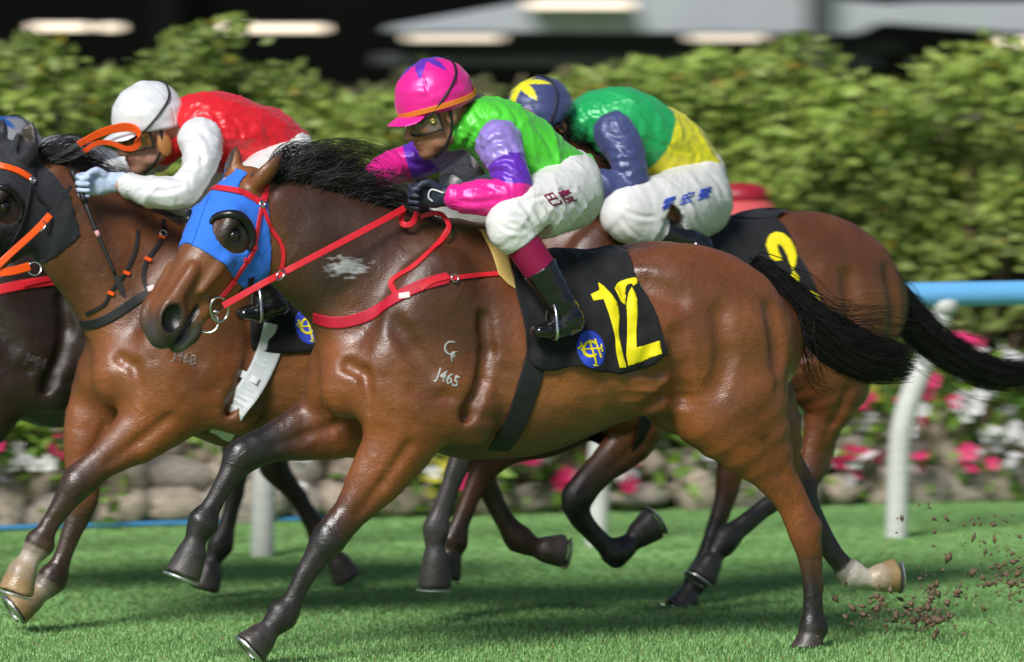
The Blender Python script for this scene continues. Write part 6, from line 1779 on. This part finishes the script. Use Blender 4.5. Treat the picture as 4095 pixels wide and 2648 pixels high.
while s < BL+1.5:
    pl_spec.append((s+RNG.uniform(-.05, .05), RNG.uniform(.0, .40), RNG.uniform(.50, .90))); s += RNG.uniform(.19, .27); i += 1
cnt_k = {}
kinds = [('white', WHF, .036), ('pink', PINKF, .042), ('magenta', MAGF, .040), ('yellow', YELF, .034)]
order = [0, 1, 0, 2, 3, 1, 0, 0, 2, 1, 3, 0, 1, 2, 0, 3, 1, 0, 2, 1, 0]
for j, (s, nn_, hgt) in enumerate(pl_spec):
    kd = kinds[order[j % len(order)]]
    pos0 = bed(s, nn_, .10)
    side = 'left' if s < BL*.33 else 'right' if s > BL*.66 else 'middle'
    ORD = ['first', 'second', 'third', 'fourth', 'fifth', 'sixth', 'seventh', 'eighth', 'ninth', 'tenth', 'eleventh', 'twelfth', 'thirteenth', 'fourteenth', 'fifteenth']
    cnt_k[kd[0]] = cnt_k.get(kd[0], 0)+1
    lab = '%s of the %s flowered plants along the stone edging, counted from the left' % (ORD[min(cnt_k[kd[0]]-1, 14)], kd[0])
    t_ = thing('bedding_plant', lab, 'plant', pos0, 0, 'flowering plants along the stone edging')
    n_l = 210; r_ = np.sqrt(RNG.uniform(0, 1, n_l)); a_ = RNG.uniform(0, 2*math.pi, n_l)
    pz = RNG.uniform(0, 1, n_l)**.8*hgt
    p = np.stack([np.cos(a_)*r_*.25, np.sin(a_)*r_*.22, pz-.08], 1)*np.array([1, 1, 1])
    nr = np.stack([np.cos(a_), np.sin(a_), .6*np.ones(n_l)], 1)
    V, T = leaf_cards(p, nr, RNG.uniform(.055, .11, n_l), up=np.array([0, 0, .4]))
    q = RNG.uniform(0, 1, n_l)[:, None]
    c = np.array([.06, .14, .024])*(1-q)+np.array([.26, .42, .05])*q
    mesh_obj('leaves', V, T, M['leaf'], t_, smooth=False, attrs={'Col': np.repeat(c, 5, 0)})
    ncl = int(RNG.integers(5, 9)); n_f = ncl*4; cc_ = RNG.uniform(-1, 1, (ncl, 3))*np.array([.20, .0, .42*hgt])+np.array([0, 0, .52*hgt])
    fp = np.repeat(cc_, 4, 0)[:, [0]]*BD+np.repeat(cc_, 4, 0)[:, [2]]*np.array([0, 0, 1.0])-BN*RNG.uniform(.15, .24, (n_f, 1))+RNG.normal(0, .032, (n_f, 3))
    V, T, c = flowers(fp, RNG.uniform(.75, 1.3, n_f)*kd[2], [np.array(kd[1] if RNG.uniform() < .72 else WHF)*RNG.uniform(.8, 1.1) for _ in range(n_f)])
    mesh_obj('blossoms', V, T, M['petal'], t_, smooth=False, attrs={'Col': c})
    MB().tube([(0, 0, -.1), (.01, .0, hgt*.5), (.02, .01, hgt*.85)], [.012, .009, .004], 6).build('stem', M['stem'], t_)
# hedge
hn, hw_ = 1.15, .85
hedge = thing('hedge', 'tall loose green hedge behind the flower bed with brown stems showing', 'hedge', bed(BL/2, hn, .1), 0)
nl = 62000
sx = RNG.uniform(-4.0, BL+4.0, nl); hz = RNG.uniform(.15, 1, nl)
topz = 2.10+.16*noise(np.stack([sx*1.5, sx*0, sx*0+4], 1))+.12*noise(np.stack([sx*4, sx*0, sx*0+8], 1))-.17*np.clip((sx-BL*.38)/(BL*.2), 0, 1)+.10*np.clip((sx-BL*.8)/(BL*.2), 0, 1)
zz = topz*hz
front = hn-.05+.18*noise(np.stack([sx*1.8, zz*2.2, sx*0+2], 1))+.10*noise(np.stack([sx*5, zz*5, sx*0], 1))
dep = np.abs(RNG.normal(0, .16, nl))
p = e0+np.outer(sx, BD)+np.outer(front+dep, BN)+np.stack([sx*0, sx*0, zz], 1)
keep = (noise(np.stack([sx*2.1, zz*2.4, sx*0+12], 1)) > -.24-.35*(zz/2.0)) | (RNG.uniform(0, 1, nl) < .12)
p = p[keep]; zz = zz[keep]; sx = sx[keep]
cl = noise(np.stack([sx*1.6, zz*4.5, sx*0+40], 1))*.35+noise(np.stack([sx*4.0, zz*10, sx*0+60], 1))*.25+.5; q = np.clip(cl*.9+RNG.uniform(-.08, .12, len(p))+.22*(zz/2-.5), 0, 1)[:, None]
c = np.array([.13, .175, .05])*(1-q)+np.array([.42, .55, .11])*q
yel = RNG.uniform(0, 1, len(p)) < .03; c[yel] = (.30, .24, .03)
V, T = leaf_cards(p-bed(BL/2, hn, .1), np.tile(-BN+np.array([0, 0, .5]), (len(p), 1)), RNG.uniform(.045, .085, len(p)), up=np.array([0, 0, .15])-BN*.2, aspect=.62)
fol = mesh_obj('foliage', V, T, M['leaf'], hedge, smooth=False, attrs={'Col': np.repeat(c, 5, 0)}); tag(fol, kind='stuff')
for k in range(70):
    s0 = RNG.uniform(-3.8, BL+3.8); pts = [bed(s0, hn+RNG.uniform(.02, .3), .05)]
    for h_ in (.4, .8, 1.2, 1.55): pts.append(bed(s0+RNG.normal(0, .12)*h_, hn+RNG.uniform(.0, .35), h_+RNG.uniform(0, .15)))
    MB().tube(catmull(np.array(pts)-bed(BL/2, hn, .1), 14), np.linspace(.022, .006, 14), 6).build('stem', M['stem'], hedge)
# the dark core of the hedge: crowded old wood and shaded leaves
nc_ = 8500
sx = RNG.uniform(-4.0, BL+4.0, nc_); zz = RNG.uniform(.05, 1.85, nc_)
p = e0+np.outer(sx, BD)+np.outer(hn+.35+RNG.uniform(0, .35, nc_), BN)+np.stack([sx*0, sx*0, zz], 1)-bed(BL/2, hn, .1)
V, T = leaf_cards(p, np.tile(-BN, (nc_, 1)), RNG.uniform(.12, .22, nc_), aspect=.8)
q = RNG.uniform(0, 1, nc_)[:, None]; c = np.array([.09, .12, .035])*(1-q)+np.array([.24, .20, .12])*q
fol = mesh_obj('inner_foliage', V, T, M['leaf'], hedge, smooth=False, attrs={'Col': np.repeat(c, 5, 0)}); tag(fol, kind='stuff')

# blue hose and short white stakes at the foot of the bed
M['hose'] = mat('blue plastic hose', (.05, .24, .48), rough=.5)
hs = catmull(np.array([bed(-.5, -.05, .02), bed(.0, -.07, .025), bed(.12, -.06, .025), bed(.75, -.04, .02), bed(1.4, -.02, .02)]), 40)
tag(MB().tube(hs-hs[20], .013, 10).build('garden_hose', M['hose']), 'blue hose lying on the turf along the foot of the stone edging', 'hose').location = tuple(hs[20])
for px, py, hh2, nm in ((560, 2108, .17, 'short white marker stake standing in front of the stone edging at left'),):
    g0 = ground_at(px, py); g0[2] = 0
    st_ = thing('marker_stake', nm, 'stake', g0, ang_b); MB().tube([(0, 0, -.02), (0, 0, hh2*.5), (0, 0, hh2)], [.040, .038, .036], 14).build('shaft', M['post'], st_); MB().tube([(0, 0, hh2), (0, 0, hh2+.012)], [.042, .034], 14).build('cap', M['post'], st_)
# red bin half hidden behind the riders
d_ = ray(2965, 800); o2 = e0+BN*.62
s_b = np.linalg.solve(np.array([[BD[0], -d_[0]], [BD[1], -d_[1]]]), (CAM_LOC-o2)[:2])[0]; gb = bed(s_b, .62, 0)
d2 = ray(2965, 738); BIN_H = (CAM_LOC+d2*((gb[1]-.2-CAM_LOC[1])/d2[1]))[2]
bn = thing('bin', 'red rounded plastic bin before the hedge, seen past the emerald and yellow jockey', 'bin', gb, ang_b)
bk = BIN_H/1.27
prof = [(.02, .16), (.30*bk, .18), (.95*bk, .21), (1.08*bk, .20), (1.20*bk, .13)]
def lathe(prof, n=24, sx=1.0):
    m_ = MB(); V = []; F_ = []
    for z, r in prof: V += [(r*sx*math.cos(2*math.pi*k/n), r*.8*math.sin(2*math.pi*k/n), z) for k in range(n)]
    for i in range(len(prof)-1):
        for k in range(n): F_.append((i*n+k, i*n+(k+1) % n, (i+1)*n+(k+1) % n, (i+1)*n+k))
    F_.append(tuple(range((len(prof)-1)*n, len(prof)*n))); F_.append(tuple(range(n-1, -1, -1)))
    return m_.add(V, F_)
lathe(prof).build('tub', mat('faded red plastic', (.62, .10, .10), rough=.45), bn)
lathe([(1.19*bk, .125), (1.22*bk, .135), (1.25*bk, .12), (1.27*bk, .06)]).build('lid', mat('crimson plastic', (.34, .012, .03), rough=.4), bn)

# grandstand undercroft far behind: dark wall, grey beams, a column, strip lamps
YB = 27.0; kz = (YB+25)/F_PX
def bx(px, py, y=YB):
    d = ray(px, py); return CAM_LOC+d*((y-CAM_LOC[1])/d[1])
M['dark_wall'] = mat('unlit dark wall', (.0045, .0045, .0048), rough=.9, spec=.1, noise_amt=.3, noise_scale=.7)  # near-black base colour carries the night shade under the stand
M['beam'] = mat('grey painted beam', (.34, .355, .385), rough=.6, noise_amt=.08, noise_scale=2)
M['beam_dark'] = mat('dark grey steel', (.035, .037, .042), rough=.6)
stand = thing('grandstand', 'dark undercroft of the grandstand behind the hedge with grey beams', 'building', (0, YB+1.2, 0), 0)
o_ = np.array([0, YB+1.2, 0])
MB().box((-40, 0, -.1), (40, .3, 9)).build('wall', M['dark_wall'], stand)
def panel(name, pts, y, depth, mt):
    P_ = [bx(x, yy, y)-o_ for x, yy in pts]; n = len(P_); V = P_+[p+np.array([0, depth, 0]) for p in P_]
    F_ = [tuple(range(n)), tuple(range(2*n-1, n-1, -1))]+[(i, i+n, (i+1) % n+n, (i+1) % n) for i in range(n)]
    return bevel(MB().add(V, F_).build(name, mt, stand, smooth=False), .01)
panel('beam', [(1540, 128), (1560, 105), (2120, 5), (2300, -60), (3230, -60), (3230, 135)], YB, .5, M['beam'])
panel('beam', [(3290, 140), (3290, -60), (3380, 5), (3560, 20), (3700, 10), (4300, 10), (4300, 150), (3520, 92), (3420, 138)], YB, .5, M['beam'])
panel('lower_beam', [(1500, 262), (1500, 212), (3500, 212), (3500, 272)], YB+.3, .4, M['beam_dark'])
panel('lower_beam', [(1900, 200), (1900, 160), (3600, 165), (3600, 205)], YB+.5, .3, M['beam_dark'])
panel('column', [(3238, 420), (3238, -300), (3296, -300), (3296, 420)], YB-.3, .14, M['beam_dark'])
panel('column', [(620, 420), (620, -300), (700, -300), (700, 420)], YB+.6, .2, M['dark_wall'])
M['lamp'] = mat('warm strip lamp', (.9, .8, .7), rough=.5, emit=((1.0, .74, .53), 1.0))
M['lamp_dim'] = mat('dim warm strip lamp', (.8, .7, .6), rough=.5, emit=((1.0, .72, .52), .35))
for k_, (x0, x1, y0, y1, mk, where) in enumerate(((120, 365, 86, 130, 'lamp', 'lit strip lamp at the far left above the hedge'), (395, 486, 88, 132, 'lamp', 'short lit strip lamp second from the left above the hedge'),
        (855, 1320, 92, 136, 'lamp', 'long lit strip lamp left of centre above the hedge'), (1610, 2020, 134, 174, 'lamp_dim', 'dim strip lamp under the grey beam near the pink cap'),
        (2090, 2545, 2, 42, 'lamp', 'lit strip lamp on the grey beam at the top edge'), (2740, 3072, 134, 172, 'lamp_dim', 'dim strip lamp under the grey beam left of the dark column'), (3978, 4300, 146, 190, 'lamp', 'lit strip lamp at the far right above the hedge'))):
    y_ = YB-.25
    a_ = bx(x0, y1, y_); b_ = bx(x1, y0, y_); c_ = (a_+b_)/2
    lt = thing('strip_lamp', where, 'lamp', c_, 0, 'strip lamps under the grandstand')
    hx, hz_ = (b_[0]-a_[0])/2*.93, (b_[2]-a_[2])/2*.7
    bevel(MB().box((-hx, -.03, -hz_), (hx, .03, hz_)).build('diffuser', M[mk], lt, smooth=False), .008)
    MB().box((-hx*1.01, .032, -hz_*.7), (hx*1.01, .23, hz_*1.25)).build('housing', M['beam_dark'], lt, smooth=False)

# turf thrown up by the hooves
M['clod'] = mat('damp earth clod', (.16, .105, .065), rough=.95, noise_amt=.35, noise_scale=60)
def burst(name, label, blobs, seed):
    rg = np.random.default_rng(seed); V = []; T = []
    base_v = np.array([(1, 0, 0), (-1, 0, 0), (0, 1, 0), (0, -1, 0), (0, 0, 1), (0, 0, -1)], float)
    base_f = [(0, 2, 4), (2, 1, 4), (1, 3, 4), (3, 0, 4), (2, 0, 5), (1, 2, 5), (3, 1, 5), (0, 3, 5)]
    for px, py, lat, sx_, sy_, n in blobs:
        for _ in range(n):
            p = fm.P(px+rg.normal(0, sx_), py+rg.normal(0, sy_), lat+rg.normal(0, .12)); p = fm.world(p); p[2] = max(p[2], .012)
            s = min(rg.lognormal(math.log(.0042), .75), .018); q = base_v*rg.uniform(.5, 1.3, (6, 3))*s*np.array([1.4, 1, .8])
            a = rg.uniform(0, 6.28); R = np.array([[math.cos(a), 0, math.sin(a)], [0, 1, 0], [-math.sin(a), 0, math.cos(a)]])
            o = len(V); V += list(q@R.T+p); T += [tuple(i+o for i in f) for f in base_f]
    V = np.array(V); c = V.mean(0); o_ = mesh_obj(name, V-c, np.array(T), M['clod'], None, smooth=False); o_.location = tuple(c)
    tag(o_, label, 'dirt', kind='stuff')
burst('dirt_spray', 'spray of brown earth kicked up behind the white socked hoof', [(3640, 2470, .0, 110, 30, 170), (3720, 2400, .0, 40, 60, 100), (3530, 2410, .0, 25, 35, 60), (3420, 2440, .1, 60, 50, 40)], 3)
burst('dirt_spray', 'cloud of brown earth flying at the right edge above the turf', [(4040, 2330, -.1, 60, 45, 130), (4020, 2200, -.1, 90, 70, 60), (3850, 2150, -.1, 120, 90, 50), (3900, 2350, -.1, 90, 60, 40)], 4)
